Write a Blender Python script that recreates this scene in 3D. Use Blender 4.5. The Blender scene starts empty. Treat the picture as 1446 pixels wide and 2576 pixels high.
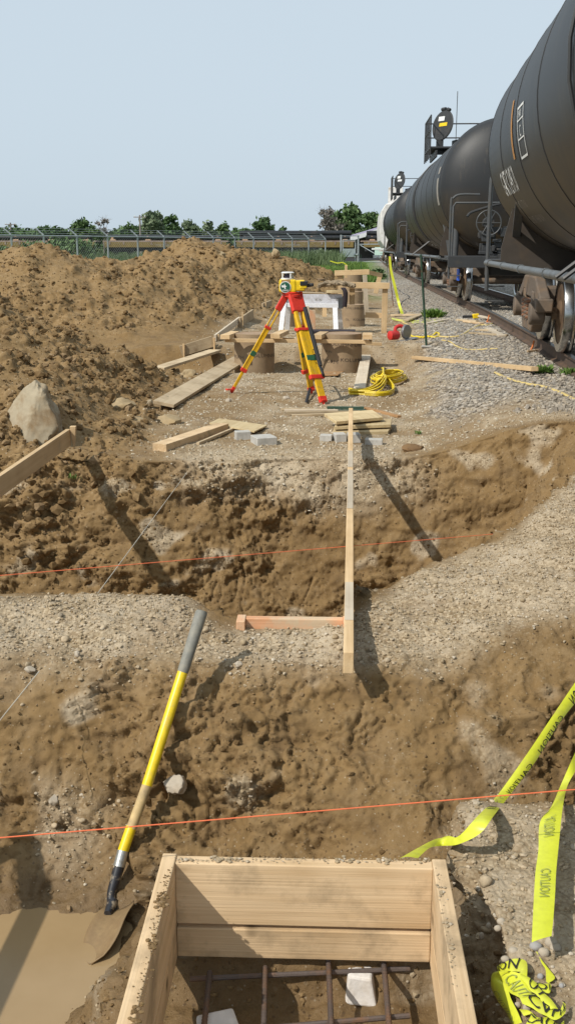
import bpy, bmesh, math, random
import numpy as np
from mathutils import Vector, Matrix
rnd = random.Random(7); nr = np.random.default_rng(11)
sc = bpy.context.scene; COL = sc.collection; R = math.radians

# ---------------------------------------------------------------- camera, sky, sun, exposure
CH = 1.75; PITCH = R(14.3); FOC = 2606.0; PW, PH = 1446.0, 2576.0
cd = bpy.data.cameras.new('camera'); cam = bpy.data.objects.new('camera', cd); COL.objects.link(cam)
cd.sensor_fit = 'VERTICAL'; cd.sensor_height = 24; cd.lens = 24*FOC/PH; cd.clip_start = 0.05; cd.clip_end = 6000
cam.location = (0, 0, CH); cam.rotation_euler = (R(90)-PITCH, 0, 0); sc.camera = cam
SDIR = Vector((.79, .62, -1.0)).normalized()            # way the sunlight travels
w = bpy.data.worlds.new('World'); sc.world = w; w.use_nodes = True
nt = w.node_tree; nt.nodes.clear()
sky = nt.nodes.new('ShaderNodeTexSky'); sky.sky_type = 'NISHITA'; sky.sun_disc = False
sky.sun_elevation = math.asin(-SDIR.z); sky.sun_rotation = math.atan2(-SDIR.x, -SDIR.y)
sky.air_density = 1.0; sky.dust_density = 3.5; sky.ozone_density = 1.5; sky.altitude = 100
hs = nt.nodes.new('ShaderNodeHueSaturation'); hs.inputs['Saturation'].default_value = .5
mx = nt.nodes.new('ShaderNodeMix'); mx.data_type = 'RGBA'; mx.inputs['Factor'].default_value = .82
mx.inputs['B'].default_value = (6.25, 7.4, 8.35, 1)    # even summer haze over the whole dome
bg = nt.nodes.new('ShaderNodeBackground'); bg.inputs['Strength'].default_value = .105
ow = nt.nodes.new('ShaderNodeOutputWorld')
nt.links.new(sky.outputs[0], hs.inputs['Color']); nt.links.new(hs.outputs[0], mx.inputs['A'])
nt.links.new(mx.outputs['Result'], bg.inputs['Color']); nt.links.new(bg.outputs[0], ow.inputs[0])
sd = bpy.data.lights.new('sun', 'SUN'); sd.energy = 4.2; sd.angle = R(.6); sd.color = (1, .95, .86)
so = bpy.data.objects.new('sun', sd); COL.objects.link(so); so.rotation_euler = SDIR.to_track_quat('-Z', 'Y').to_euler(); so.location = (-20, -20, 30)
sc.view_settings.view_transform = 'Standard'; sc.view_settings.look = 'None'; sc.view_settings.exposure = 0; sc.view_settings.gamma = 1
sc.view_settings.use_curve_mapping = False

# ---------------------------------------------------------------- photo rays (used once, to read real positions off the photo)
def ray(px, py):
    u = (px-PW/2)/FOC; v = (PH/2-py)/FOC
    return Vector((u, math.cos(PITCH)+v*math.sin(PITCH), -math.sin(PITCH)+v*math.cos(PITCH)))
def at_z(px, py, z): d = ray(px, py); return Vector((0, 0, CH))+d*((z-CH)/d.z)
def at_y(px, py, y): d = ray(px, py); return Vector((0, 0, CH))+d*(y/d.y)

# ---------------------------------------------------------------- numpy noise
def pn(x, y, z, seed=0):
    x = np.asarray(x, np.float32); y = np.asarray(y, np.float32); z = np.asarray(z, np.float32)
    xf, yf, zf = np.floor(x), np.floor(y), np.floor(z); fx, fy, fz = x-xf, y-yf, z-zf
    xi, yi, zi = [a.astype(np.int64).astype(np.uint32) for a in (xf, yf, zf)]
    fade = lambda t: t*t*t*(t*(t*6-15)+10)
    ux, uy, uz = fade(fx), fade(fy), fade(fz); s = np.uint32(seed*7919+13)
    out = 0
    for dx in (0, 1):
        for dy in (0, 1):
            for dz in (0, 1):
                h = (xi+np.uint32(dx))*np.uint32(374761393)+(yi+np.uint32(dy))*np.uint32(668265263)+(zi+np.uint32(dz))*np.uint32(2147483647)+s*np.uint32(1013904223)
                h = (h ^ (h >> np.uint32(13)))*np.uint32(1274126177); h = h ^ (h >> np.uint32(16)); h = h*np.uint32(2246822519); h = h ^ (h >> np.uint32(15))
                g = ((h & np.uint32(255)).astype(np.float32)/127.5-1)*(fx-dx)+(((h >> np.uint32(8)) & np.uint32(255)).astype(np.float32)/127.5-1)*(fy-dy)+(((h >> np.uint32(16)) & np.uint32(255)).astype(np.float32)/127.5-1)*(fz-dz)
                out = out+g*(ux if dx else 1-ux)*(uy if dy else 1-uy)*(uz if dz else 1-uz)
    return out*1.25
def sst(a, b, t): t = np.clip((t-a)/(b-a), 0, 1); return t*t*(3-2*t)

# ---------------------------------------------------------------- the lie of the land
_ry = np.array([0, 5, 8, 11.64, 14.1, 21.5, 37.2, 57.7, 65, 90, 150, 400.]); _rx = np.array([1.9, 2.48, 2.83, 3.22, 3.47, 4.05, 4.92, 6.05, 6.5, 8.2, 12.6, 32.])
_yy = np.arange(0, 400, .5); _xx = np.interp(_yy, _ry, _rx)
_k = np.hanning(17); _k /= _k.sum(); _xx = np.convolve(np.pad(_xx, 8, mode='reflect', reflect_type='odd'), _k, 'valid')
def xr(y): return np.interp(y, _yy, _xx)                 # near rail of the track
RAIL_Z = .53
def yn(x): return np.interp(x, [-4, -2, -1, -.48, -.30, .26, .42, .7, 1.17, 1.6, 1.9, 2.1, 2.3], [4.8, 4.75, 4.72, 4.66, 4.42, 4.42, 4.78, 5.2, 5.55, 6.1, 6.6, 7.1, 7.6])
def yfar(x): return np.interp(x, [-4, -2.6, -1.8, -1.2, -.8, 0, 1, 1.6, 2.1, 2.8], [8.6, 8.62, 8.72, 8.60, 8.62, 8.7, 8.72, 8.68, 8.62, 8.5])
def ylip(x): return np.interp(x, [-3, -1, -.4, .3, .8, 1.2, 1.7, 3], [3.98, 4.0, 3.95, 3.9, 4.0, 4.12, 4.3, 4.6])
HEAPS = [(-4.7, 20.5, 1.72, .55, .8), (-5.15, 20.3, 1.42, .62, .3), (-3.7, 21.5, 1.58, .55, .5), (-3.1, 23.0, 1.50, .5, .6), (-2.3, 25.0, 1.70, .52, .5), (-1.45, 28.5, 1.52, .5, .6), (-.75, 33, 1.40, .5, .6), (-.35, 37, 1.18, .5, .7),
         (-4.3, 12.8, 1.12, .55, .6), (-5.4, 15.5, .95, .5, .6), (-3.3, 10.2, .6, .5, .3)]
def base(x, y):
    x = np.asarray(x, float); y = np.asarray(y, float)
    z = np.zeros(np.broadcast(x, y).shape)
    z = z+.11*sst(7.6, 6.2, y)+.05*np.exp(-((y-4.5)/.35)**2)*sst(.4, .9, np.abs(x-.05)*1.0+.35)
    z = z+.25*sst(16.35, 16.75, y)*sst(-3.0, -1.0, x+.8)
    z = z-.13*sst(14.9, 15.4, y)*sst(16.75, 16.4, y)*sst(2.2, 1.6, x)
    z = z+.20*sst(-1.3, -2.2, x)*sst(8.4, 9.3, y)*sst(16, 12, y)
    z = z+.035*np.exp(-((x-.22)/.20)**2-((y-4.20)/.10)**2)+.03*np.exp(-((x+.05)/.16)**2-((y-4.2)/.1)**2)
    # ballast shoulder
    e = xr(y)-x
    bl = sst(2.0, .55, e)
    z = z*(1-bl)+(RAIL_Z-.19)*bl
    # heaps of dug soil
    acc = 0.0
    for hx, hy, hh, sl, rr in HEAPS:
        d = np.sqrt((x-hx)**2+(y-hy)**2+rr*rr)-rr
        h = hh-sl*d
        acc = acc+np.exp(np.clip(h, -6, 9)/.11)
    m = .11*np.log(acc+1.0)
    z = np.maximum(z, 0)*1.0+np.minimum(z, 0)+np.maximum(m-.02, 0)
    # far trench
    r = np.minimum.reduce([(yfar(x)-y)/(.62+.12*sst(-.8, -1.6, x)), (y-yn(x))/.45, (x+5.2)/.8, (xr(y)-.45-x)/1.0])
    t = np.clip(r, 0, 1); z = z-1.30*(t*t*(3-2*t)*.45+t*.55)*1.0
    # near trench (wall below the berm, pad of the form, bench on its right, mud on its left)
    fl = -.72+.13*sst(-.74, -.52, x)+.22*sst(-.1, .5, x)
    lip = ylip(x)
    t = np.clip((lip-y)/.62, 0, 1); prof = np.where(t > .9, .9*.6+.4*.9*.9*1.2+(t-.9)*.45, t*.6+.4*t*t*(3-2*t)); prof = np.where(y < lip-.62-.12, 1.0, np.minimum(prof+.16*sst(lip-.6, lip-.74, y), 1))
    zz = z*(1-prof)+fl*prof
    pad = sst(.56, .44, np.abs(x-.04))*sst(2.72, 2.56, y)
    padz = -.245+.10*sst(2.40, 2.47, y)
    zz = zz*(1-pad)+padz*pad
    mud = sst(-.86, -.36, x)*sst(3.25, 2.55, y)
    zz = np.where(x < -.2, np.maximum(zz, -.70+.42*mud), zz)
    zz = np.where(x < -.1, np.maximum(zz, np.minimum(-.625+.6*(y-3.27), -.45)*(y > 3.27)-9*(y <= 3.27)), zz)
    bench = sst(.43, .56, x)*sst(3.28, 2.98, y)
    zz = zz*(1-bench)+(.02+.05*sst(.9, 1.6, x))*bench
    z = np.where(y < lip, zz, z)
    return z
def G(px, py, up=0.0):
    d = ray(px, py); a, b = 1.6, 150.0
    for k in range(4):
        t = np.geomspace(a, b, 900) if k == 0 else np.linspace(a, b, 12)
        hit = np.where(CH+d.z*t < base(d.x*t, d.y*t))[0]; i = hit[0] if len(hit) and hit[0] > 0 else len(t)-1
        a, b = t[i-1], t[i]
    return Vector((d.x*a, d.y*a, CH+d.z*a+up))
def H(x, y, up=0.0): return Vector((x, y, float(base(x, y))+up))

# ---------------------------------------------------------------- materials
MATS = {}
def newmat(name):
    m = bpy.data.materials.new(name); m.use_nodes = True; MATS[name] = m; return m, m.node_tree, m.node_tree.nodes['Principled BSDF']
def N(t, kind, **kw):
    n = t.nodes.new(kind)
    for k, v in kw.items():
        if k[0] == '_': setattr(n, k[1:], v)
        else: n.inputs[k.replace('_', ' ')].default_value = v
    return n
def mixc(t, fac, a, b, blend='MIX'):
    n = t.nodes.new('ShaderNodeMix'); n.data_type = 'RGBA'; n.blend_type = blend
    for k, v in (('Factor', fac), ('A', a), ('B', b)):
        if isinstance(v, (int, float)): n.inputs[k].default_value = v
        elif isinstance(v, tuple): n.inputs[k].default_value = (*v, 1) if len(v) == 3 else v
        else: t.links.new(v, n.inputs[k])
    return n.outputs['Result']
def mrange(t, v, a, b, c=0.0, d=1.0):
    n = t.nodes.new('ShaderNodeMapRange'); t.links.new(v, n.inputs[0])
    for i, q in enumerate((a, b, c, d)): n.inputs[i+1].default_value = q
    return n.outputs[0]
def math2(t, op, a, b):
    n = t.nodes.new('ShaderNodeMath'); n.operation = op
    for i, v in enumerate((a, b)):
        if isinstance(v, (int, float)): n.inputs[i].default_value = v
        else: t.links.new(v, n.inputs[i])
    return n.outputs[0]
def noise(t, co, scale, detail=4, rough=.6, lo=None, hi=None, stretch=None):
    n = t.nodes.new('ShaderNodeTexNoise'); n.inputs['Scale'].default_value = scale; n.inputs['Detail'].default_value = detail; n.inputs['Roughness'].default_value = rough
    if stretch:
        mp = t.nodes.new('ShaderNodeMapping'); mp.inputs['Scale'].default_value = stretch; t.links.new(co, mp.inputs[0]); co = mp.outputs[0]
    t.links.new(co, n.inputs['Vector'])
    return n.outputs['Fac'] if lo is None else mrange(t, n.outputs['Fac'], lo, hi)
def bump(t, bs, h, strength, dist=.01, prev=None):
    b = t.nodes.new('ShaderNodeBump'); b.inputs['Strength'].default_value = strength; b.inputs['Distance'].default_value = dist
    t.links.new(h, b.inputs['Height'])
    if prev is not None: t.links.new(prev, b.inputs['Normal'])
    t.links.new(b.outputs[0], bs.inputs['Normal']); return b.outputs[0]
def simple(name, col, rough=.6, dirt=None, dscale=6, dlo=.5, dhi=.75, metal=0.0, bmp=0.0, bscale=60, spec=.4, coord='Object', var=.12):
    m, t, b = newmat(name); tc = t.nodes.new('ShaderNodeTexCoord').outputs[coord]
    c = mixc(t, noise(t, tc, dscale*3, 5, .6, .3, .7), tuple(q*(1-var) for q in col), tuple(min(1, q*(1+var)) for q in col))
    if dirt: c = mixc(t, noise(t, tc, dscale, 7, .65, dlo, dhi), c, dirt)
    t.links.new(c, b.inputs['Base Color']); b.inputs['Roughness'].default_value = rough; b.inputs['Metallic'].default_value = metal; b.inputs['Specular IOR Level'].default_value = spec
    if bmp: bump(t, b, noise(t, tc, bscale, 5), bmp, .004)
    return m
def wood(name, light, dark, dirt=None, dlo=.55, dhi=.8, gscale=1.0, rough=.75, knots=True, end=None):
    m, t, b = newmat(name); tc = t.nodes.new('ShaderNodeTexCoord').outputs['Object']
    oi = t.nodes.new('ShaderNodeObjectInfo').outputs['Random']
    off = t.nodes.new('ShaderNodeCombineXYZ'); t.links.new(math2(t, 'MULTIPLY', oi, 37.0), off.inputs[0]); t.links.new(math2(t, 'MULTIPLY', oi, 11.0), off.inputs[2])
    va = t.nodes.new('ShaderNodeVectorMath'); va.operation = 'ADD'; t.links.new(tc, va.inputs[0]); t.links.new(off.outputs[0], va.inputs[1]); co = va.outputs[0]
    g1 = noise(t, co, 1.0, 5, .6, .32, .68, (1.2*gscale, 34*gscale, 34*gscale)); g2 = noise(t, co, 1.0, 2, .5, .35, .65, (2.0*gscale, 140*gscale, 140*gscale))
    c = mixc(t, g1, light, dark); c = mixc(t, math2(t, 'MULTIPLY', g2, .25), c, tuple(q*.7 for q in dark))
    c = mixc(t, noise(t, co, 2.2, 3, .5, .4, .75), c, tuple(min(1, q*1.12) for q in light))
    if knots:
        v = t.nodes.new('ShaderNodeTexVoronoi'); v.inputs['Scale'].default_value = 3.2; t.links.new(co, v.inputs['Vector'])
        c = mixc(t, mrange(t, v.outputs['Distance'], .085, .03), c, tuple(q*.35 for q in dark))
    if dirt: c = mixc(t, noise(t, co, 5, 6, .65, dlo, dhi), c, dirt)
    hv = t.nodes.new('ShaderNodeHueSaturation'); t.links.new(mrange(t, oi, 0, 1, .82, 1.15), hv.inputs['Value']); t.links.new(c, hv.inputs['Color'])
    t.links.new(hv.outputs[0], b.inputs['Base Color']); b.inputs['Roughness'].default_value = rough; b.inputs['Specular IOR Level'].default_value = .25
    bump(t, b, g2, .25, .002); return m
MUD = (.215, .135, .072)
def mat_soil():
    m, t, b = newmat('soil'); tc = t.nodes.new('ShaderNodeTexCoord').outputs['Object']
    def attr(n):
        a = t.nodes.new('ShaderNodeAttribute'); a.attribute_name = n; s = t.nodes.new('ShaderNodeSeparateColor'); t.links.new(a.outputs['Color'], s.inputs[0]); return s.outputs
    z1, z2 = attr('zone'), attr('zone_b')
    # bare subsoil
    c = mixc(t, noise(t, tc, 2.6, 6, .65, .3, .7), (.162, .098, .038), (.235, .151, .066))
    c = mixc(t, noise(t, tc, 9, 6, .7, .48, .78), c, (.24, .165, .085))
    c = mixc(t, noise(t, tc, 5, 5, .6, .52, .72), c, (.135, .085, .040))
    def flecks(sc_, thr, col, c0, seed):
        v = t.nodes.new('ShaderNodeTexVoronoi'); v.inputs['Scale'].default_value = sc_; t.links.new(tc, v.inputs['Vector']); s = t.nodes.new('ShaderNodeSeparateColor'); t.links.new(v.outputs['Color'], s.inputs[0])
        return mixc(t, math2(t, 'MULTIPLY', mrange(t, s.outputs[seed], thr, thr+.01), mrange(t, v.outputs['Distance'], .42, .30)), c0, col)
    c = mixc(t, math2(t, 'MULTIPLY', noise(t, tc, 55, 6, .75, .50, .66), noise(t, tc, 3.2, 4, .6, .46, .68)), c, (.28, .20, .112))
    c = flecks(120, .968, (.34, .28, .20), c, 0); c = flecks(75, .90, (.10, .062, .030), c, 2)
    # redder dug clay
    cl = mixc(t, noise(t, tc, 3.5, 7, .7, .3, .7), (.175, .109, .045), (.268, .176, .082))
    cl = mixc(t, noise(t, tc, 14, 5, .65, .5, .8), cl, (.28, .195, .105)); cl = flecks(60, .95, (.36, .29, .20), cl, 0); c = mixc(t, z2[1], c, cl)
    # dusty gravel
    def speck(sc_, a, b_, d, seed):
        v = t.nodes.new('ShaderNodeTexVoronoi'); v.inputs['Scale'].default_value = sc_; t.links.new(tc, v.inputs['Vector'])
        s = t.nodes.new('ShaderNodeSeparateColor'); t.links.new(v.outputs['Color'], s.inputs[0])
        q = mixc(t, s.outputs[0], a, b_); return mixc(t, mrange(t, v.outputs['Distance'], .42, .7), q, d), v.outputs['Distance']
    g, gd = speck(70, (.30, .228, .138), (.46, .37, .252), (.22, .155, .085), 1)
    g = mixc(t, noise(t, tc, 4, 5, .65, .35, .7), g, (.44, .365, .265))
    g = mixc(t, noise(t, tc, 1.6, 4, .6, .55, .75), g, (.225, .155, .088)); c = mixc(t, z1[0], c, g)
    # ballast
    bl, bd = speck(17, (.235, .21, .18), (.48, .435, .37), (.11, .10, .085), 2); c = mixc(t, z2[0], c, bl)
    gr = mixc(t, noise(t, tc, .9, 6, .7, .3, .7), (.060, .115, .022), (.135, .200, .048)); c = mixc(t, z1[1], c, gr)
    c = mixc(t, math2(t, 'MULTIPLY', z1[2], .55), c, (.10, .062, .030))
    t.links.new(c, b.inputs['Base Color'])
    t.links.new(mrange(t, z1[2], 0, 1, .92, .42), b.inputs['Roughness']); b.inputs['Specular IOR Level'].default_value = .25
    n1 = bump(t, b, noise(t, tc, 28, 9, .7), .6, .016)
    n2 = bump(t, b, noise(t, tc, 120, 5, .7), .5, .005, n1)
    h = math2(t, 'MULTIPLY', math2(t, 'SUBTRACT', 1.0, gd), z1[0]); bump(t, b, h, .5, .006, n2)
    return m
def mat_stone(name, a, b_, c_, scale=9):
    m, t, b = newmat(name); tc = t.nodes.new('ShaderNodeTexCoord').outputs['Object']
    at = t.nodes.new('ShaderNodeAttribute'); at.attribute_name = 'tint'
    s = t.nodes.new('ShaderNodeSeparateColor'); t.links.new(at.outputs['Color'], s.inputs[0])
    c = mixc(t, s.outputs[0], a, b_); c = mixc(t, mrange(t, s.outputs[1], .72, .95), c, c_)
    c = mixc(t, noise(t, tc, scale*4, 5, .7, .35, .75), c, tuple(q*.72 for q in a))
    t.links.new(c, b.inputs['Base Color']); b.inputs['Roughness'].default_value = .9; b.inputs['Specular IOR Level'].default_value = .2
    bump(t, b, noise(t, tc, scale*12, 5, .7), .35, .006); return m
# ---------------------------------------------------------------- mesh helpers
def link(o, parent=None):
    COL.objects.link(o)
    if parent is not None: o.parent = parent
    return o
def tag(o, label=None, cat=None, group=None, kind=None):
    if label: o['label'] = label
    if cat: o['category'] = cat
    if group: o['group'] = group
    if kind: o['kind'] = kind
    return o
def thing(name, label, cat, loc, rz=0.0, group=None, kind=None):
    o = bpy.data.objects.new(name, None); o.empty_display_size = .2; link(o); o.location = loc; o.rotation_euler = (0, 0, rz)
    o['org'] = (loc[0], loc[1], loc[2]); return tag(o, label, cat, group, kind)
def npmesh(name, v, f, mat, colors=None, smooth=False, loop_tot=None):
    me = bpy.data.meshes.new(name); v = np.asarray(v, np.float32); f = np.asarray(f, np.int32); k = f.shape[1]
    me.vertices.add(len(v)); me.vertices.foreach_set('co', v.ravel())
    me.loops.add(f.size); me.loops.foreach_set('vertex_index', f.ravel())
    me.polygons.add(len(f)); me.polygons.foreach_set('loop_start', np.arange(0, f.size, k, dtype=np.int32)); me.polygons.foreach_set('loop_total', np.full(len(f), k, np.int32))
    me.polygons.foreach_set('use_smooth', np.full(len(f), smooth, bool)); me.update(calc_edges=True)
    for nm, c in (colors or {}).items():
        a = me.color_attributes.new(nm, 'FLOAT_COLOR', 'POINT'); q = np.ones((len(v), 4), np.float32); q[:, :c.shape[1]] = c; a.data.foreach_set('color', q.ravel())
    if mat: me.materials.append(mat)
    return me

# ---------------------------------------------------------------- ground sheet
mat_soil()
def steps(a, b, s0, s1):
    out = []; y = a
    while y < b: out.append(y); y += s0+(s1-s0)*(y-a)/(b-a)
    return out
rows = np.array(steps(.4, 1.7, .03, .012)+steps(1.7, 3.0, .008, .007)+steps(3.0, 4.05, .0052, .0052)+steps(4.05, 4.85, .007, .007)+steps(4.85, 7.9, .02, .016)
                +steps(7.9, 8.95, .006, .006)+steps(8.95, 13, .016, .02)+steps(13, 20, .022, .032)+steps(20, 40, .04, .10)+steps(40, 124, .2, 1.6))
NC = 500; s = np.linspace(-1, 1, NC); sp = .72*s+.28*s**3
Y = np.repeat(rows[:, None], NC, 1); X = sp[None, :]*(1.35+.34*rows)[:, None]
Z = base(X, Y)
def heapm(x, y):
    acc = 0.0
    for hx, hy, hh, sl, rr in HEAPS:
        d = np.sqrt((x-hx)**2+(y-hy)**2+rr*rr)-rr; acc = np.maximum(acc, np.clip(hh-sl*d, -6, 9))
    return acc
P = np.stack([X, Y, Z], -1)
gu = np.gradient(P, axis=1); gv = np.gradient(P, axis=0); NN = np.cross(gu, gv); NN /= np.linalg.norm(NN, axis=-1, keepdims=True)+1e-9
steep = np.clip((1-NN[..., 2])*2.2, 0, 1)
hm = sst(.02, .35, heapm(X, Y))*sst(8.6, 9.8, Y)
lefts = np.maximum(hm, sst(-1.0, -1.9, X+.35*pn(X*1.5, Y*1.5, 0, 3))*sst(7.6, 9.0, Y)*sst(17, 14, Y))
near = sst(10, 8.9, Y)
low = pn(X*.9, Y*.9, Z*.9, 1); low2 = pn(X*2.3, Y*2.3, Z*2.3, 2)
berm = sst(-.12, .14, Y-ylip(X)+.10*low2+.06*pn(X*6, Y*6, Z*6, 21))*sst(.02, -.2, np.minimum.reduce([Y-yn(X), xr(Y)-.45-X, yfar(X)-Y])*.9+.12*low2)*sst(9.0, 8.2, Y)
berm = berm*sst(-2.6, -1.2, X)
rightbank = sst(1.3, 2.0, X-.1*(Y-6))*sst(3.8, 4.6, Y)*sst(10.5, 8.5, Y)*np.maximum(sst(.12, -.12, Y-yn(X)+.2*low2), sst(8.6, 8.9, Y))
lipband = sst(8.45, 8.62, Y+.10*low2+.07*pn(X*7, Y*7, 0, 8))*sst(9.6, 8.9, Y)*sst(-1.2, -.7, X+.3*low2)*sst(1.3, .6, X+.5*low)
benchg = sst(.42, .6, X)*sst(3.1, 2.85, Y+.15*low2)*sst(-.35, .15, low+.25*low2+.2*pn(X*9, Y*9, 0, 5)+.8*sst(2.0, 2.75, Y))
flatg = sst(8.7, 9.2, Y)*sst(-1.6, -.5, X+.5*low-.0*(Y))*sst(60, 45, Y)*(.30+.55*sst(-.25, .25, low2+.4*pn(X*7, Y*4, 0, 33)))
flatg *= 1-.55*sst(.05, .4, pn(X*.7, Y*.45, 0, 9))
patch = steep*near*sst(.22, .42, pn(X*3.1, Y*3.1, Z*4.2, 31)+.25*pn(X*11, Y*11, Z*11, 32))*.9
lowleft = sst(-.55, -1.0, X)*sst(-.62, -.45, Z)*sst(-.22, -.38, Z)*sst(4.2, 3.5, Y)*sst(-.1, .2, low2+.1)
gravel = np.clip(np.maximum.reduce([berm, rightbank*.95, lipband, benchg, flatg, patch, lowleft*.8])*(1-hm), 0, 1)
ballast = sst(1.75, 1.15, xr(Y)-X+.35*low2+.25*pn(X*4, Y*4, 0, 6))*sst(9.3, 10.9, Y)
ballast = np.maximum(ballast, sst(1.0, .2, xr(Y)-X+.6*sst(4.6, 5.4, Y)*sst(9.3, 8.6, Y)))
grass = sst(44, 56, Y+6*low2)*sst(1.8, .6, X-xr(Y)+1.8+.8*low2)
grass = np.maximum(grass, .75*sst(28, 36, Y)*sst(.12, .45, pn(X*.6, Y*.25, 0, 12))*sst(.8, 1.6, xr(Y)-X)*(1-hm))
grass = np.maximum(grass, sst(-7.4, -8.6, X)*sst(17, 21, Y))
wet = np.clip(np.maximum.reduce([sst(-.42, -.60, Z)*sst(4.0, 3.6, Y), sst(-.05, -.2, Z)*sst(3.2, 2.7, Y)*.7]), 0, 1)
clay = np.clip(lefts+.25*steep*near, 0, 1)
def bil(x, y, z, sd): return np.abs(pn(x, y, z, sd))
D = .008*pn(X*6, Y*6, Z*6, 40)+.005*pn(X*15, Y*15, Z*15, 41)
nearm = sst(11, 9, Y)
D = D+nearm*.0030*pn(X*34, Y*34, Z*34, 42)
wq = (.35+.65*sst(-.25, .3, low2))
led = (.075*(.30-bil(X*1.4+3, Y*1.4, Z*4.6, 50))*wq+.036*(.22-bil(X*4.2, Y*4.2, Z*10, 51))*wq)
def plates(x, y, z, k, sd): q = pn(x, y, z, sd)*k+.9*pn(x*2.9, y*2.9, z*2.9, sd+100)+.5*pn(x*7, y*7, z*7, sd+101); fl_ = np.floor(q); return (fl_+sst(.30, .52, q-fl_))/k
rough = .32+.75*sst(-.30, .25, pn(X*1.6, Y*1.6, Z*2.4, 57)+.35*pn(X*5, Y*5, Z*5, 58))
led = led+rough*(.13*plates(X*2.6, Y*2.6, Z*4.5, 4, 59)+.085*plates(X*7, Y*7, Z*10, 3, 54))
led = led+rough*(.026*bil(X*8, Y*8, Z*11, 52)+.020*bil(X*17, Y*17, Z*20, 53)+.014*bil(X*33, Y*33, Z*36, 47))-.02
teeth = sst(.25, .9, np.sin(X*62+3*low2+1.5*pn(X*3, Y*3, Z*5, 45)))*sst(.10, .30, pn(X*1.3+4, 0*X, Z*2.6, 46)); led = led-.016*teeth*(Y < 4.3)
lay = bil(X*.8, Y*.8, Z*9+.8*low2, 44); led = led-.018*sst(.10, .0, lay)*sst(-.1, .2, low+.3*low2)
crk = bil(X*7+.6*low2, Y*5, Z*2.2, 55); led = led-.026*sst(.05, .0, crk)*sst(-.05, .2, pn(X*2, Y*2, Z*2, 56))
D = D+led*steep*nearm*np.where(Y < 4.2, .95, 1.0)
cl = sst(-.45, .25, low2+.25*low)
sc_far = 1.0
clods = .16*pn(X*.7, Y*.7, Z*.7, 65)+.10*bil(X*1.3, Y*1.3, Z*1.3, 60)+(.15*plates(X*1.7, Y*1.7, Z*2.2, 4, 66)+.12*bil(X*3.1, Y*3.1, Z*3.1, 61)+.085*bil(X*6.5, Y*6.5, Z*6.5, 62)+.05*bil(X*13, Y*13, Z*13, 63)+.026*bil(X*26, Y*26, Z*26, 67)*sst(20, 12, Y))*(.25+.95*cl)
D = D+lefts*(clods*.95-.05)
far = sst(18, 22, Y); D = D+hm*far*.05*pn(X*4.5, Y*4.5, Z*4.5, 64)
D = D+gravel*(1-steep*.7)*(.016*bil(X*11, Y*11, Z*11, 70)+.010*bil(X*26, Y*26, Z*26, 71)*sst(14, 8, Y))+(.02*low2)*sst(8.6, 9, Y)*(1-ballast)
D = D+berm*(.04*pn(X*2.7, Y*2.7, 0, 72)+.030*plates(X*4, Y*4, Z*4, 3, 74)+.016*bil(X*8, Y*8, Z*8, 75))+ballast*.03*bil(X*9, Y*9, 0, 73)
mudm = sst(-.3, -.42, X)*sst(-.66, -.5, Z)*sst(3.35, 3.0, Y); D = D+mudm*(.022*bil(X*9, Y*9, Z*9, 80)+.016*bil(X*22, Y*22, Z*22, 81))
padm = sst(.40, .34, np.abs(X-.04))*sst(2.6, 2.4, Y); D = D*(1-padm)+padm*(.022*bil(X*9, Y*9, 0, 82)+.012*bil(X*22, Y*22, 0, 83)-.012)
P = P+NN*D[..., None]; PD = P
v = P.reshape(-1, 3); nrw = len(rows)
i = np.arange(nrw-1)[:, None]*NC+np.arange(NC-1)[None, :]; f = np.stack([i, i+1, i+NC+1, i+NC], -1).reshape(-1, 4)
z1 = np.stack([gravel, grass, wet], -1).reshape(-1, 3); z2 = np.stack([ballast, clay, 0*clay], -1).reshape(-1, 3)
ground = bpy.data.objects.new('ground', npmesh('ground', v, f, MATS['soil'], {'zone': z1, 'zone_b': z2}, smooth=True)); link(ground); tag(ground, 'trenched brown earth with gravel berms and heaps', None, None, 'structure')
# open country round the dig
simple('field', (.085, .115, .040), .95, (.14, .12, .07), .05)
yb = rows[-1]-.4; e0, e1 = 1.3+.34*.4, 1.3+.34*yb
fv = [(-900, .2, 0), (-e0, .2, 0), (-e1, yb, 0), (-900, yb, 0), (e0, .2, -.03), (900, .2, -.03), (900, yb, -.03), (e1, yb, -.03), (-2500, yb, -.02), (2500, yb, -.02), (2500, 4500, -.02), (-2500, 4500, -.02), (-900, -200, 0), (900, -200, 0), (900, .2, 0)]
fld = bpy.data.objects.new('field', npmesh('field', fv, [(0, 1, 2, 3), (4, 5, 6, 7), (8, 9, 10, 11), (12, 13, 14, 0)], MATS['field'])); link(fld); tag(fld, kind='structure')
# muddy standing water in the near trench
m, t, b = newmat('muddy_water'); tc = t.nodes.new('ShaderNodeTexCoord').outputs['Object']
c = mixc(t, noise(t, tc, 2.5, 4, .6, .3, .75), (.285, .195, .098), (.335, .235, .125)); t.links.new(c, b.inputs['Base Color']); b.inputs['Roughness'].default_value = .18; b.inputs['Specular IOR Level'].default_value = .35
bump(t, b, noise(t, tc, 14, 3), .06, .004)
q = bpy.data.objects.new('water', npmesh('water', [(-2.6, .5, -.605), (-.2, .5, -.605), (-.2, 3.75, -.605), (-2.6, 3.75, -.605)], [(0, 1, 2, 3)], m)); link(q); tag(q, 'brown muddy water pooled in the near trench', None, None, 'structure')

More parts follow.
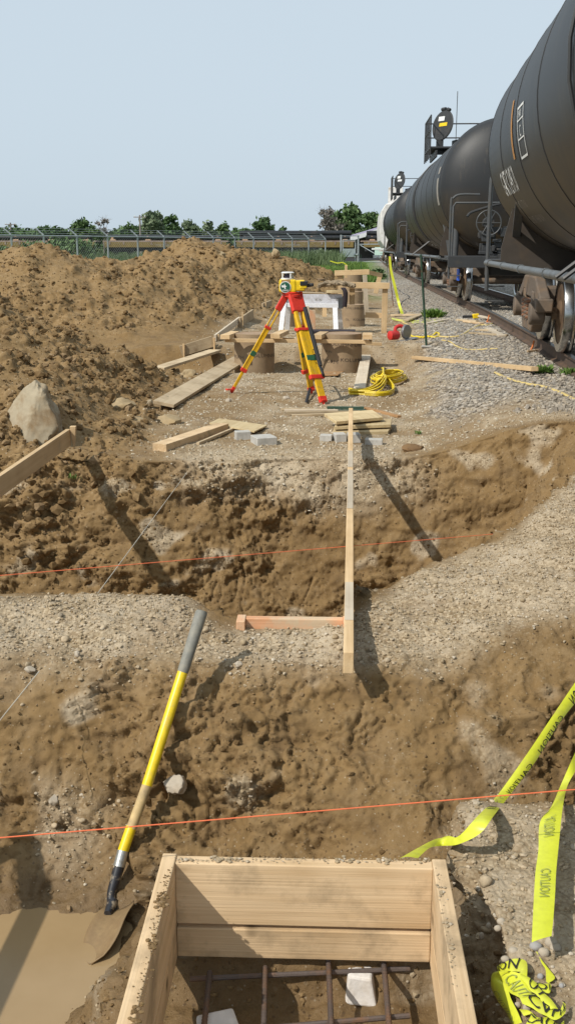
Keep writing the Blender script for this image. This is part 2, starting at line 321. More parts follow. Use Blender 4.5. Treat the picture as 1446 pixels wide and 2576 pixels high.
# ---------------------------------------------------------------- loose stones
def ico(sub):
    bm = bmesh.new(); (bmesh.ops.create_cone(bm, cap_ends=True, cap_tris=True, segments=4, radius1=.9, radius2=.55, depth=1.3) if sub == 0 else None); sub and bmesh.ops.create_icosphere(bm, subdivisions=sub, radius=1); bmesh.ops.triangulate(bm, faces=bm.faces); bm.verts.index_update(); v = np.array([q.co for q in bm.verts]); f = np.array([[q.index for q in p.verts] for p in bm.faces]); bm.free(); return v, f
def stone_shapes(sub, n, jag):
    v, f = ico(sub); out = []
    for k in range(n):
        r = 1+jag*pn(v[:, 0]*1.3+k*7.3, v[:, 1]*1.3, v[:, 2]*1.3, 90+k)*1.6+jag*.5*pn(v[:, 0]*3+k, v[:, 1]*3, v[:, 2]*3, 95+k)
        q = v*r[:, None]
        for _ in range(3 if jag > .15 else 1):           # broken facets
            d = nr.normal(size=3); d /= np.linalg.norm(d); h = q@d; lim = .55+.25*nr.random(); q = q-np.clip(h-lim, 0, None)[:, None]*d*.85
        out.append(q)
    return out, f
def rotmats(n):
    q = nr.normal(size=(n, 4)); q /= np.linalg.norm(q, axis=1, keepdims=True); a, b, c, d = q.T
    return np.stack([1-2*(c*c+d*d), 2*(b*c-a*d), 2*(b*d+a*c), 2*(b*c+a*d), 1-2*(b*b+d*d), 2*(c*d-a*b), 2*(b*d-a*c), 2*(c*d+a*b), 1-2*(b*b+c*c)], -1).reshape(n, 3, 3)
AREA = np.linalg.norm(np.cross(np.gradient(PD, axis=1), np.gradient(PD, axis=0)), axis=-1)
infr = (np.abs(X) < .30*Y+.35)
def scatter(name, dens, n, smin, smax, sub, jag, mat, label, flat=.62, power=2.2, smooth=False, sink=.25, vis=True):
    p = (np.clip(dens, 0, None)*AREA*(infr if vis else 1)).ravel(); p /= p.sum()
    idx = nr.choice(len(p), n, p=p); pos = PD.reshape(-1, 3)[idx]; nn = NN.reshape(-1, 3)[idx]
    size = smin+(smax-smin)*nr.random(n)**power
    shapes, f = stone_shapes(sub, 7, jag); rm = rotmats(n); V = []; FF = []; T = []; base_i = 0
    which = nr.integers(0, 7, n)
    for k in range(7):
        ii = np.where(which == k)[0]
        if not len(ii): continue
        an = np.stack([np.ones(len(ii)), .65+.3*nr.random(len(ii)), flat*(.7+.5*nr.random(len(ii)))], -1)
        sv = shapes[k][None]*an[:, None, :]
        az = nr.random(len(ii))*6.283; tilt = nr.normal(size=len(ii))*.45
        ca, sa = np.cos(az), np.sin(az); ct, st_ = np.cos(tilt), np.sin(tilt)
        M = np.zeros((len(ii), 3, 3)); M[:, 0, 0] = ca; M[:, 0, 1] = -sa*ct; M[:, 0, 2] = sa*st_; M[:, 1, 0] = sa; M[:, 1, 1] = ca*ct; M[:, 1, 2] = -ca*st_; M[:, 2, 1] = st_; M[:, 2, 2] = ct
        w_ = np.einsum('nij,nvj->nvi', M, sv)*size[ii][:, None, None]*.5+pos[ii][:, None, :]+nn[ii][:, None, :]*(size[ii]*flat*.5*(1-2*sink))[:, None, None]
        nv = sv.shape[1]; V.append(w_.reshape(-1, 3)); FF.append((f[None]+(np.arange(len(ii))*nv)[:, None, None]+base_i).reshape(-1, 3)); base_i += nv*len(ii)
        tt = np.repeat(nr.random((len(ii), 3)), nv, 0); T.append(tt)
    o = bpy.data.objects.new(name, npmesh(name, np.concatenate(V), np.concatenate(FF), mat, {'tint': np.concatenate(T)}, smooth)); link(o); return tag(o, label, None, None, 'stuff')
mat_stone('pebble', (.33, .252, .155), (.51, .41, .285), (.53, .47, .38)); mat_stone('ballast_stone', (.25, .218, .18), (.54, .48, .395), (.42, .35, .26)); mat_stone('clod', (.155, .095, .040), (.245, .162, .078), (.30, .21, .12), 7)
mat_stone('chip', (.34, .275, .185), (.58, .50, .375), (.64, .59, .50), 5)
scatter('gravel', (berm+rightbank*.8+benchg*.8+lowleft*.8+patch*.3)*(Y < 9.2)+.25*lipband, 19000, .007, .024, 1, .24, MATS['pebble'], 'beige gravel on the berm between the trenches', power=2.6)
scatter('gravel', (berm+rightbank*.8+benchg*.8+lowleft*.6)*(Y < 9.2), 14000, .004, .012, 0, .1, MATS['pebble'], 'fine beige grit on the berm between the trenches', power=1.5)
scatter('gravel', (berm+rightbank*.6+benchg*.9+lowleft)*(Y < 9)*sst(-.2, .4, low2+.2), 420, .018, .042, 2, .22, MATS['pebble'], 'larger pebbles on the gravel berm', smooth=True, power=3.2)
scatter('gravel', (.35*sst(8.7, 9.2, Y)*sst(-1.9, -.7, X)+flatg+.6*lipband)*(1-hm)*(1-ballast)*sst(32, 10, Y), 21000, .012, .048, 0, .1, MATS['chip'], 'pale flat stone chips trodden into the ground', flat=.40, power=2.4)
bd = ballast*(Y > 9.3)*sst(.15, .5, ballast)*(1/(1+(np.clip(Y-8, 0, None)/9)**1.6))*(X < xr(Y)+2.4)
scatter('ballast', bd, 22000, .02, .06, 1, .30, MATS['ballast_stone'], 'grey crushed stone ballast beside the track', power=1.5)
scatter('ballast', ballast*(Y > 1.2)*(Y < 9.6)*(X < xr(Y)+2.2), 6000, .03, .075, 0, .1, MATS['ballast_stone'], 'grey crushed stone ballast under the nearest tank car', flat=.8, power=1.2, vis=False)
scatter('soil_clods', lefts*(.15+cl)*(Y < 40)*(1/(1+(np.clip(Y-8, 0, None)/10)**1.2)), 16000, .015, .13, 1, .5, MATS['clod'], 'loose brown clods on the soil heaps', power=4.5, flat=.8, sink=.38)
scatter('soil_clods', lefts*(Y < 30)*(1/(1+(np.clip(Y-8, 0, None)/10)**1.2)), 14000, .012, .05, 0, .1, MATS['clod'], 'fine crumbs of soil on the heaps', power=2, flat=.8, sink=.3)
scatter('soil_clods', (steep*nearm*(.2+rough)+mudm+.5*padm)*(Y < 9)*(1-berm)*(X < 3), 9000, .006, .032, 1, .5, MATS['clod'], 'broken clods clinging to the trench walls', power=3.2, flat=.75, sink=.42)
scatter('soil_clods', (steep*nearm*(.3+rough)+mudm+.5*padm+.35*berm)*(Y < 9)*(X < 3), 16000, .004, .016, 0, .1, MATS['clod'], 'small brown crumbs on the trench walls', power=2, flat=.8, sink=.3)
# ---------------------------------------------------------------- object building kit
WM = {}
def wm(o): return WM[o.name]
def place(o, M, parent=None):
    WM_ = M.copy(); 
    if parent is not None: o.parent = parent; o.matrix_basis = wm(parent).inverted()@M
    else: o.matrix_basis = M
    COL.objects.link(o); WM[o.name] = WM_; return o
def root(name, label, cat, loc, rz=0.0, group=None, kind=None):
    o = bpy.data.objects.new(name, None); o.empty_display_size = .2
    place(o, Matrix.Translation(loc)@Matrix.Rotation(rz, 4, 'Z')); return tag(o, label, cat, group, kind)
class MB:
    def __init__(s): s.v = []; s.f = []
    def add(s, v, f):
        n = len(s.v); s.v += [Vector(p) for p in v]; s.f += [tuple(i+n for i in q) for q in f]; return s
    def box(s, c, d, M=None):
        x, y, z = [q/2 for q in d]; vs = [Vector((a*x, b*y, e*z)) for a in (-1, 1) for b in (-1, 1) for e in (-1, 1)]
        if M is not None: vs = [M@p for p in vs]
        c = Vector(c); return s.add([p+c for p in vs], [(0, 1, 3, 2), (4, 6, 7, 5), (0, 4, 5, 1), (2, 3, 7, 6), (0, 2, 6, 4), (1, 5, 7, 3)])
    def bar(s, p, q, w, h, up=(0, 0, 1)):
        M, L = aim(p, q, up); return s.box((Vector(p)+Vector(q))/2, (L, w, h), M.to_3x3())
    def tube(s, pts, r, n=8, cap=True, closed=False):
        pts = [Vector(p) for p in pts]; m = len(pts); rs = r if isinstance(r, (list, tuple)) else [r]*m; b = len(s.v); up = None
        for i, p in enumerate(pts):
            a = pts[(i-1) % m] if (closed or i) else p; c = pts[(i+1) % m] if (closed or i < m-1) else p
            t = (c-a).normalized()
            if up is None: up = Vector((0, 0, 1)) if abs(t.z) < .9 else Vector((1, 0, 0))
            x = up.cross(t)
            x = x.normalized() if x.length > 1e-6 else t.orthogonal().normalized()
            y = t.cross(x); up = y
            s.v += [p+(x*math.cos(k*6.28319/n)+y*math.sin(k*6.28319/n))*rs[i] for k in range(n)]
        for i in range(m if closed else m-1):
            for k in range(n): s.f.append((b+i*n+k, b+i*n+(k+1) % n, b+((i+1) % m)*n+(k+1) % n, b+((i+1) % m)*n+k))
        if cap and not closed: s.f.append(tuple(b+k for k in reversed(range(n)))); s.f.append(tuple(b+(m-1)*n+k for k in range(n)))
        return s
    def lathe(s, prof, n=24, M=None, o=(0, 0, 0), close=False):   # profile (radius, height) about local Z
        b = len(s.v); o = Vector(o)
        for r, h in prof:
            for k in range(n):
                p = Vector((r*math.cos(k*6.28319/n), r*math.sin(k*6.28319/n), h)); s.v.append((M@p if M is not None else p)+o)
        m = len(prof)
        for i in range(m if close else m-1):
            for k in range(n): s.f.append((b+i*n+k, b+i*n+(k+1) % n, b+((i+1) % m)*n+(k+1) % n, b+((i+1) % m)*n+k))
        if not close:
            if prof[0][0] > 1e-5: s.f.append(tuple(b+k for k in reversed(range(n))))
            if prof[-1][0] > 1e-5: s.f.append(tuple(b+(m-1)*n+k for k in range(n)))
        return s
    def prism(s, poly, d, M=None, o=(0, 0, 0)):             # outline in local XY, thickness d along local Z (centred)
        n = len(poly); o = Vector(o); vs = [Vector((x, y, e*d/2)) for e in (-1, 1) for x, y in poly]
        if M is not None: vs = [M@p for p in vs]
        return s.add([p+o for p in vs], [tuple(reversed(range(n))), tuple(range(n, 2*n))]+[(i, (i+1) % n, n+(i+1) % n, n+i) for i in range(n)])
    def build(s, name, mat, parent=None, smooth=False, bevel=0, local=False, seg=2, angle=None, M=None):
        me = bpy.data.meshes.new(name); v = s.v
        if M is None:
            if parent is not None: M = wm(parent)
            else:
                c = sum(v, Vector())/len(v); c.z = min(p.z for p in v); M = Matrix.Translation(c)
        if not local: Mi = M.inverted(); v = [Mi@p for p in v]
        me.from_pydata(v, [], s.f); me.update()
        for mm in (mat if isinstance(mat, list) else [mat]): me.materials.append(MATS[mm])
        if smooth: 
            me.polygons.foreach_set('use_smooth', [True]*len(me.polygons))
            me.set_sharp_from_angle(angle=R(angle or 40))
        o = bpy.data.objects.new(name, me); place(o, M, parent)
        if bevel: md = o.modifiers.new('bevel', 'BEVEL'); md.width = bevel; md.segments = seg; md.limit_method = 'ANGLE'
        return o
def aim(p, q, up=(0, 0, 1)):
    p, q = Vector(p), Vector(q); x = (q-p); L = x.length; x = x/L; z = Vector(up)-x*x.dot(Vector(up)); z.normalize(); y = z.cross(x)
    M = Matrix((x, y, z)).transposed().to_4x4(); return M, L
def board(p, q, w, h, mat, name, parent=None, up=(0, 0, 1), bevel=.003, taper=None, warp=0.0):
    M, L = aim(p, q, up); M = Matrix.Translation((Vector(p)+Vector(q))/2)@M; mb = MB(); nseg = 8 if warp else 1
    if warp:
        vs = []; fs = []
        for i in range(nseg+1):
            x = -L/2+L*i/nseg; dz = warp*(1-(2*i/nseg-1)**2); tw = warp*.8*(i/nseg-.5)
            for a, c in ((-1, -1), (1, -1), (1, 1), (-1, 1)): vs.append((x, a*w/2, c*h/2+dz+a*tw))
        for i in range(nseg):
            for k in range(4): fs.append((i*4+k, i*4+(k+1) % 4, i*4+4+(k+1) % 4, i*4+4+k))
        fs += [(3, 2, 1, 0), tuple(nseg*4+k for k in range(4))]; mb.add(vs, fs)
    else: mb.box((0, 0, 0), (L, w, h))
    o = mb.build(name, mat, parent, local=True, bevel=bevel, M=M)
    if taper:                                            # pointed end (a driven stake)
        for vtx in o.data.vertices:
            if vtx.co.x < 0: vtx.co.y *= taper; vtx.co.z *= taper
    return o
def crom(pts, n=8):
    pts = [Vector(p) for p in pts]; P_ = [2*pts[0]-pts[1]]+pts+[2*pts[-1]-pts[-2]]; out = []
    for i in range(1, len(P_)-2):
        a, b, c, d = P_[i-1:i+3]
        for k in range(n):
            t = k/n; out.append(.5*((2*b)+(c-a)*t+(2*a-5*b+4*c-d)*t*t+(3*b-a-3*c+d)*t**3))
    return out+[pts[-1]]
def dup(o, M=None, parent=None, label=None, group=None):
    c = o.copy()
    if parent is None: place(c, M)
    else: c.parent = parent; COL.objects.link(c); WM[c.name] = wm(parent)@o.matrix_basis
    if label: c['label'] = label
    if group: c['group'] = group
    for ch in list(o.children): dup(ch, None, c)
    return c
_tx = {}
def textpoly(s, size=1.0, sx=1.0):
    if s not in _tx:
        cu = bpy.data.curves.new('lettering', 'FONT'); cu.body = s; cu.size = 1; cu.resolution_u = 2; ob = bpy.data.objects.new('lettering', cu)
        me = ob.to_mesh(); v = [(p.co.x, p.co.y) for p in me.vertices]; f = [tuple(p.vertices) for p in me.polygons]; ob.to_mesh_clear(); bpy.data.objects.remove(ob); bpy.data.curves.remove(cu); _tx[s] = (v, f)
    v, f = _tx[s]; x0 = min(p[0] for p in v); x1 = max(p[0] for p in v)
    return [((p[0]-x0)*size*sx, p[1]*size) for p in v], f, (x1-x0)*size*sx
def lettering(s, size, fn, mb=None, sx=1.0, off=(0, 0), flip=False):   # flat print laid on a surface by fn(x, y)
    mb = mb or MB(); v, f, L = textpoly(s, size, sx); mb.add([fn(off[0]+(L-x if flip else x), off[1]+y) for x, y in v], f); return mb
def copies_rest(name): pass

# ---------------------------------------------------------------- materials of the things
wood('form_lumber', (.64, .475, .295), (.47, .315, .165), (.31, .225, .135), .50, .70)
wood('new_lumber', (.60, .435, .25), (.47, .31, .155), (.36, .27, .17), .60, .8)
wood('weathered_lumber', (.48, .38, .25), (.37, .275, .165), (.24, .165, .09), .52, .78)
wood('pale_plank', (.56, .48, .37), (.46, .375, .27), (.33, .25, .16), .58, .8)
wood('orange_ply', (.62, .335, .19), (.52, .26, .13), (.52, .40, .27), .42, .6, knots=False)
wood('osb', (.55, .44, .26), (.44, .33, .175), (.36, .26, .14), .5, .75, gscale=.5)
wood('brown_ply', (.36, .21, .10), (.26, .14, .06), None, knots=False)
simple('tape_yellow', (.60, .63, .045), .35, (.50, .47, .10), 14, .55, .8, spec=.5, var=.08)
simple('tape_print', (.018, .016, .014), .6, var=.3); simple('tape_ghost', (.30, .33, .075), .4, var=.05)
simple('orange_string', (.78, .17, .07), .8); simple('white_string', (.52, .48, .40), .8)
simple('shovel_yellow', (.74, .53, .014), .32, (.48, .35, .10), 13, .54, .74, spec=.5)
simple('grip_grey', (.185, .18, .155), .65, (.26, .24, .19), 20, .45, .7)
simple('worn_shaft', (.50, .36, .17), .7, (.22, .165, .10), 11, .45, .7)
simple('ferrule', (.52, .52, .50), .32, (.36, .31, .24), 30, .5, .7, metal=.8)
simple('muddy_black', (.022, .022, .026), .35, (.36, .29, .20), 26, .50, .62, spec=.5)
simple('muddy_steel', (.235, .158, .078), .55, (.20, .13, .065), 18, .4, .7, bmp=.4, bscale=40)
simple('rebar', (.115, .090, .078), .6, (.21, .105, .05), 9, .48, .7, metal=.3, bmp=.3, bscale=200)
simple('tube_card', (.285, .205, .125), .8, (.22, .155, .09), 3, .5, .8, bmp=.15, bscale=8); simple('tube_inside', (.34, .235, .15), .85, (.24, .15, .08), 4, .45, .7)
simple('tube_print', (.095, .072, .055), .85, var=.2)
simple('tripod_yellow', (.70, .41, .014), .4, (.45, .28, .07), 9, .52, .75, spec=.5); simple('tripod_red', (.66, .045, .028), .4, (.42, .10, .06), 9, .62, .8)
simple('strap_black', (.022, .022, .024), .6); simple('green_paint', (.03, .12, .06), .6)
simple('instrument_yellow', (.78, .53, .012), .38, spec=.5); simple('instrument_white', (.72, .72, .70), .35); simple('dark_lens', (.03, .022, .045), .12, spec=.6)
simple('badge_green', (.018, .10, .06), .5); simple('white_print', (.72, .72, .70), .6); simple('dim_print', (.30, .275, .24), .7)
simple('white_paint', (.74, .74, .76), .5, (.50, .47, .43), 12, .58, .75); simple('white_beam', (.62, .62, .66), .5, (.42, .40, .40), 10, .45, .7)
simple('dark_cloth', (.030, .022, .026), .9, bmp=.5, bscale=30); simple('khaki_cloth', (.26, .20, .13), .9, (.15, .11, .07), 20, .5, .7, bmp=.5, bscale=40)
simple('cord_yellow', (.72, .54, .02), .45, (.55, .42, .05), 20, .5, .7); simple('cord_dirty', (.55, .42, .16), .7)
simple('saw_red', (.50, .03, .025), .4); simple('saw_grey', (.22, .22, .22), .4, metal=.6); simple('black_plastic', (.02, .02, .022), .5)
simple('post_green', (.035, .075, .05), .6, (.16, .07, .035), 5, .62, .72); simple('rust', (.16, .075, .04), .85, (.24, .11, .05), 14)
simple('concrete', (.40, .385, .35), .9, (.52, .50, .46), 9, .45, .7, bmp=.5, bscale=50); simple('white_block', (.66, .62, .58), .9, (.50, .44, .37), 9, .5, .75, bmp=.7, bscale=30)
simple('boulder', (.33, .275, .19), .95, (.22, .15, .08), 4, .44, .62, bmp=1.0, bscale=9); simple('pale_rock', (.33, .25, .145), .95, (.33, .235, .12), 5, .45, .7, bmp=.6, bscale=16)
simple('cobble', (.40, .345, .27), .9, (.30, .235, .165), 10, .5, .75, bmp=.4, bscale=30); simple('grey_cobble', (.32, .31, .30), .85, (.24, .21, .18), 10, .5, .75, bmp=.4, bscale=30)
# train
def mat_tank():
    m, t, b = newmat('tank_black'); tc = t.nodes.new('ShaderNodeTexCoord').outputs['Object']
    sx = t.nodes.new('ShaderNodeSeparateXYZ'); t.links.new(tc, sx.inputs[0])
    c = mixc(t, noise(t, tc, .7, 5, .6, .3, .75), (.017, .018, .020), (.029, .030, .032))
    low = math2(t, 'MULTIPLY', mrange(t, sx.outputs[2], 2.6, 1.3), noise(t, tc, 1.3, 6, .65, .30, .62, (1, .8, .5)))
    c = mixc(t, low, c, (.080, .055, .025)); c = mixc(t, noise(t, tc, 7, 6, .7, .56, .85, (1, 1, .16)), c, (.075, .062, .045))
    t.links.new(c, b.inputs['Base Color']); b.inputs['Roughness'].default_value = .5; b.inputs['Specular IOR Level'].default_value = .38
    bump(t, b, noise(t, tc, 1.1, 3), .06, .03)
mat_tank()
simple('car_black', (.035, .036, .038), .5, (.075, .060, .042), 3, .55, .75); simple('car_grey', (.060, .063, .066), .5, (.075, .065, .05), 5, .5, .7); simple('seam', (.008, .008, .009), .6)
simple('truck_brown', (.125, .098, .076), .8, (.19, .125, .075), 4, .45, .7, bmp=.3, bscale=30); simple('wheel_rust', (.135, .085, .048), .75, (.07, .045, .03), 5, .45, .7); simple('wheel_tread', (.42, .42, .42), .22, metal=1.0)
simple('rail_side', (.085, .058, .042), .8, (.14, .085, .05), 4, .45, .7); simple('rail_top', (.36, .35, .33), .3, metal=.9); simple('tie', (.085, .062, .045), .95, (.15, .12, .09), 6, .5, .7, bmp=.5, bscale=20)
simple('rust_stripe', (.42, .205, .06), .7, var=.3); simple('red_lamp', (.55, .02, .015), .3); simple('blue_flag', (.02, .10, .55), .5); simple('orange_clip', (.55, .16, .04), .7)
simple('hopper_white', (.62, .60, .58), .6, (.36, .29, .22), 1.2, .52, .75)
simple('flatcar_yellow', (.20, .14, .045), .7, (.12, .085, .04), .6, .5, .7); simple('flatcar_deck', (.30, .23, .19), .85, (.18, .12, .09), 1.0, .45, .7); simple('undercar', (.030, .030, .032), .85)
simple('pipe_black', (.014, .015, .017), .38, (.05, .04, .035), .8, .55, .8, spec=.5); simple('chock_wood', (.50, .33, .22), .85)
simple('galvanised', (.36, .385, .39), .5, (.27, .285, .285), 2, .5, .7, metal=.45); simple('sign_white', (.72, .73, .72), .5); simple('sign_green', (.50, .66, .58), .5)
simple('shed_white', (.66, .66, .68), .6); simple('shed_roof', (.34, .31, .42), .5); simple('shed_dark', (.06, .055, .05), .8); simple('pole_grey', (.22, .19, .165), .9)
def mat_leaf(name, a, b_):
    m, t, b = newmat(name); at = t.nodes.new('ShaderNodeAttribute'); at.attribute_name = 'tint'; s_ = t.nodes.new('ShaderNodeSeparateColor'); t.links.new(at.outputs['Color'], s_.inputs[0])
    t.links.new(mixc(t, s_.outputs[0], a, b_), b.inputs['Base Color']); b.inputs['Roughness'].default_value = .7; b.inputs['Specular IOR Level'].default_value = .25
mat_leaf('leaf_dark', (.040, .078, .028), (.082, .140, .050)); mat_leaf('leaf_mid', (.062, .110, .040), (.118, .180, .066)); mat_leaf('leaf_pale', (.105, .145, .080), (.175, .215, .125)); mat_leaf('twig_grey', (.13, .115, .095), (.20, .18, .155))  # leaf greens are lightened so the colour carries the distance haze
mat_leaf('grass_blade', (.075, .145, .025), (.150, .230, .055)); mat_leaf('reed_blade', (.060, .100, .040), (.115, .155, .070)); simple('bark', (.12, .095, .07), .95)
# ---------------------------------------------------------------- railway track
def track_mesh(off):
    ys = np.concatenate([np.arange(2, 40, .5), np.arange(40, 330, 3.)]); return [Vector((float(xr(y))+off, float(y), RAIL_Z)) for y in ys]
trk = root('railway_track', 'rusty curved railway track in grey ballast', None, (4, 15, RAIL_Z-.19), kind='structure')
for off in (.035, 1.505):
    prof = [(-.036, 0), (-.036, -.022), (-.010, -.040), (-.009, -.135), (-.066, -.150), (-.066, -.168), (.066, -.168), (.066, -.150), (.009, -.135), (.010, -.040), (.036, -.022), (.036, 0)]
    ps = track_mesh(off); mb = MB(); n = len(prof)
    for i, p in enumerate(ps):
        mb.v += [p+Vector((a, 0, c)) for a, c in prof]
        if i: mb.f += [((i-1)*n+k, (i-1)*n+(k+1) % n, i*n+(k+1) % n, i*n+k) for k in range(n)]
    ro = mb.build('rail', ['rail_side', 'rail_top'], trk)
    for k, pl in enumerate(ro.data.polygons): pl.material_index = 1 if (k % n) == n-1 else 0
tm = MB().box((0, 0, 0), (2.4, .22, .18)); first = None
y = 5.0
while y < 60:
    x = float(xr(y))+.77; a = -math.atan((float(xr(y+1))-float(xr(y-1)))/2); M = Matrix.Translation((x, y, RAIL_Z-.205-.085))@Matrix.Rotation(a, 4, 'Z')@Matrix.Rotation(rnd.uniform(-.01, .01), 4, 'X')
    if first is None: first = tm.build('railroad_tie', 'tie', trk, local=True, M=M, bevel=.01)
    else:
        c = first.copy(); place(c, M, trk)
    y += .53
for (px, py) in ((1424, 884), (1292, 812)):                      # two rusty rail anchors clipped under the near rail
    p = G(px, py); x = float(xr(p.y)); mb = MB(); mb.tube([(x-.10, p.y, RAIL_Z-.19), (x-.07, p.y, RAIL_Z-.12), (x-.055, p.y, RAIL_Z-.04)], .014, 6); mb.tube([(x-.10, p.y, RAIL_Z-.18), (x+.1, p.y, RAIL_Z-.18)], .014, 6); mb.build('rail_anchor', 'orange_clip', trk)

# ---------------------------------------------------------------- tank cars
TR, TZ = 1.50, 2.62
simple('plate_brown', (.050, .040, .032), .7, (.085, .058, .036), 2, .5, .75)
def side_pt(y, z, r=TR+.004, ang=None):                          # point on the left flank; z height about rail
    s_ = (z-TZ)/TR; s_ = max(-1, min(1, s_)); return Vector((-r*math.sqrt(max(0, 1-s_*s_)), y, TZ+r*s_))
def flank(y, arc): a = arc/TR; return Vector((-(TR+.005)*math.cos(a), y, TZ+(TR+.005)*math.sin(a)))
def wheel_parts(parent, x, y):
    M = Matrix.Rotation(R(90), 4, 'Y'); s_ = 1 if x > 0 else -1
    mb = MB().lathe([(.40, .055*s_), (.43, .06*s_), (.40, .02*s_), (.20, -.02*s_), (.15, .07*s_), (.0, .08*s_)], 40, M, (x, y, .457)); mb.lathe([(.43, -.075*s_), (.40, -.07*s_), (.2, -.03*s_), (0, -.03*s_)], 40, M, (x, y, .457))
    w_ = mb.build('wheel', 'wheel_rust', parent, True, local=True)
    return w_
def wheel_full(truck, x, y):
    M = Matrix.Rotation(R(90), 4, 'Y'); s_ = 1 if x > 0 else -1
    mb = MB().lathe([(.36, .058*s_), (.45, .062*s_), (.457, .05*s_), (.462, -.045*s_), (.487, -.062*s_), (.487, -.078*s_), (.42, -.082*s_), (.36, -.06*s_)], 48, M, (x, y, .457), close=True)
    mb.build('wheel_rim', 'wheel_tread', truck, True, local=True)
    mb = MB().lathe([(.37, .048*s_), (.20, -.005*s_), (.145, .07*s_), (.09, .09*s_), (0, .09*s_)], 40, M, (x, y, .457)); mb.lathe([(.37, -.05*s_), (.2, -.04*s_), (0, -.04*s_)], 40, M, (x, y, .457))
    mb.build('wheel', 'wheel_rust', truck, True, local=True)
def make_truck(car, yc, detail=True):
    t = MB().box((0, yc, .62), (2.1, .38, .26)).box((0, yc, .84), (.6, .5, .2)).build('truck', 'truck_brown', car, bevel=.03, local=True)
    for y in (yc-.89, yc+.89):
        MB().tube([(-.9, y, .457), (.9, y, .457)], .075, 10).build('axle', 'truck_brown', t, True, local=True)
        for x in (-.755, .755): wheel_full(t, x, y)
    for sx in (-1, 1):
        x = sx*1.02; mb = MB()
        Mx = Matrix(((0, 0, 1), (1, 0, 0), (0, 1, 0)))            # outline (y, z), thickness along x
        top = [(-1.12, .52), (-1.12, .66), (-.95, .72), (-.55, .88), (.55, .88), (.95, .72), (1.12, .66), (1.12, .52), (.86, .58), (.55, .70), (.40, .70), (.40, .62), (-.40, .62), (-.40, .70), (-.55, .70), (-.86, .58)]
        mb.prism(top, .13, Mx, (x, yc, 0)); bot = [(-.86, .56), (-.46, .20), (.46, .20), (.86, .56), (.74, .58), (.44, .33), (-.44, .33), (-.74, .58)]
        mb.prism(bot, .14, Mx, (x, yc, 0))
        for s2 in (-1, 1): mb.box((x, yc+s2*.43, .50), (.15, .15, .42)); mb.lathe([(.0, -.09), (.135, -.09), (.135, .09), (.0, .09)], 14, Matrix.Rotation(R(90), 3, 'Y'), (x+sx*.06, yc+s2*.89, .457)); mb.box((x, yc+s2*1.0, .56), (.2, .26, .16))
        mb.build('side_frame', 'truck_brown', t, True, bevel=.02, local=True)
        for dy in (-.22, 0, .22):
            pts = [(x+.1*math.cos(a), yc+dy+.1*math.sin(a), .345+.25*a/(5*6.2832)) for a in np.linspace(0, 5*6.2832, 60)]
            MB().tube(pts, .021, 6).build('spring', 'rust' if dy else 'truck_brown', t, True, local=True)
    mb = MB()
    for s2 in (-1, 1): mb.box((0, yc+s2*.36, .50), (1.7, .10, .16)).box((.755, yc+s2*.39, .50), (.10, .09, .3)).box((-.755, yc+s2*.39, .50), (.10, .09, .3))
    mb.build('brake_beam', 'truck_brown', t, bevel=.01, local=True); return t
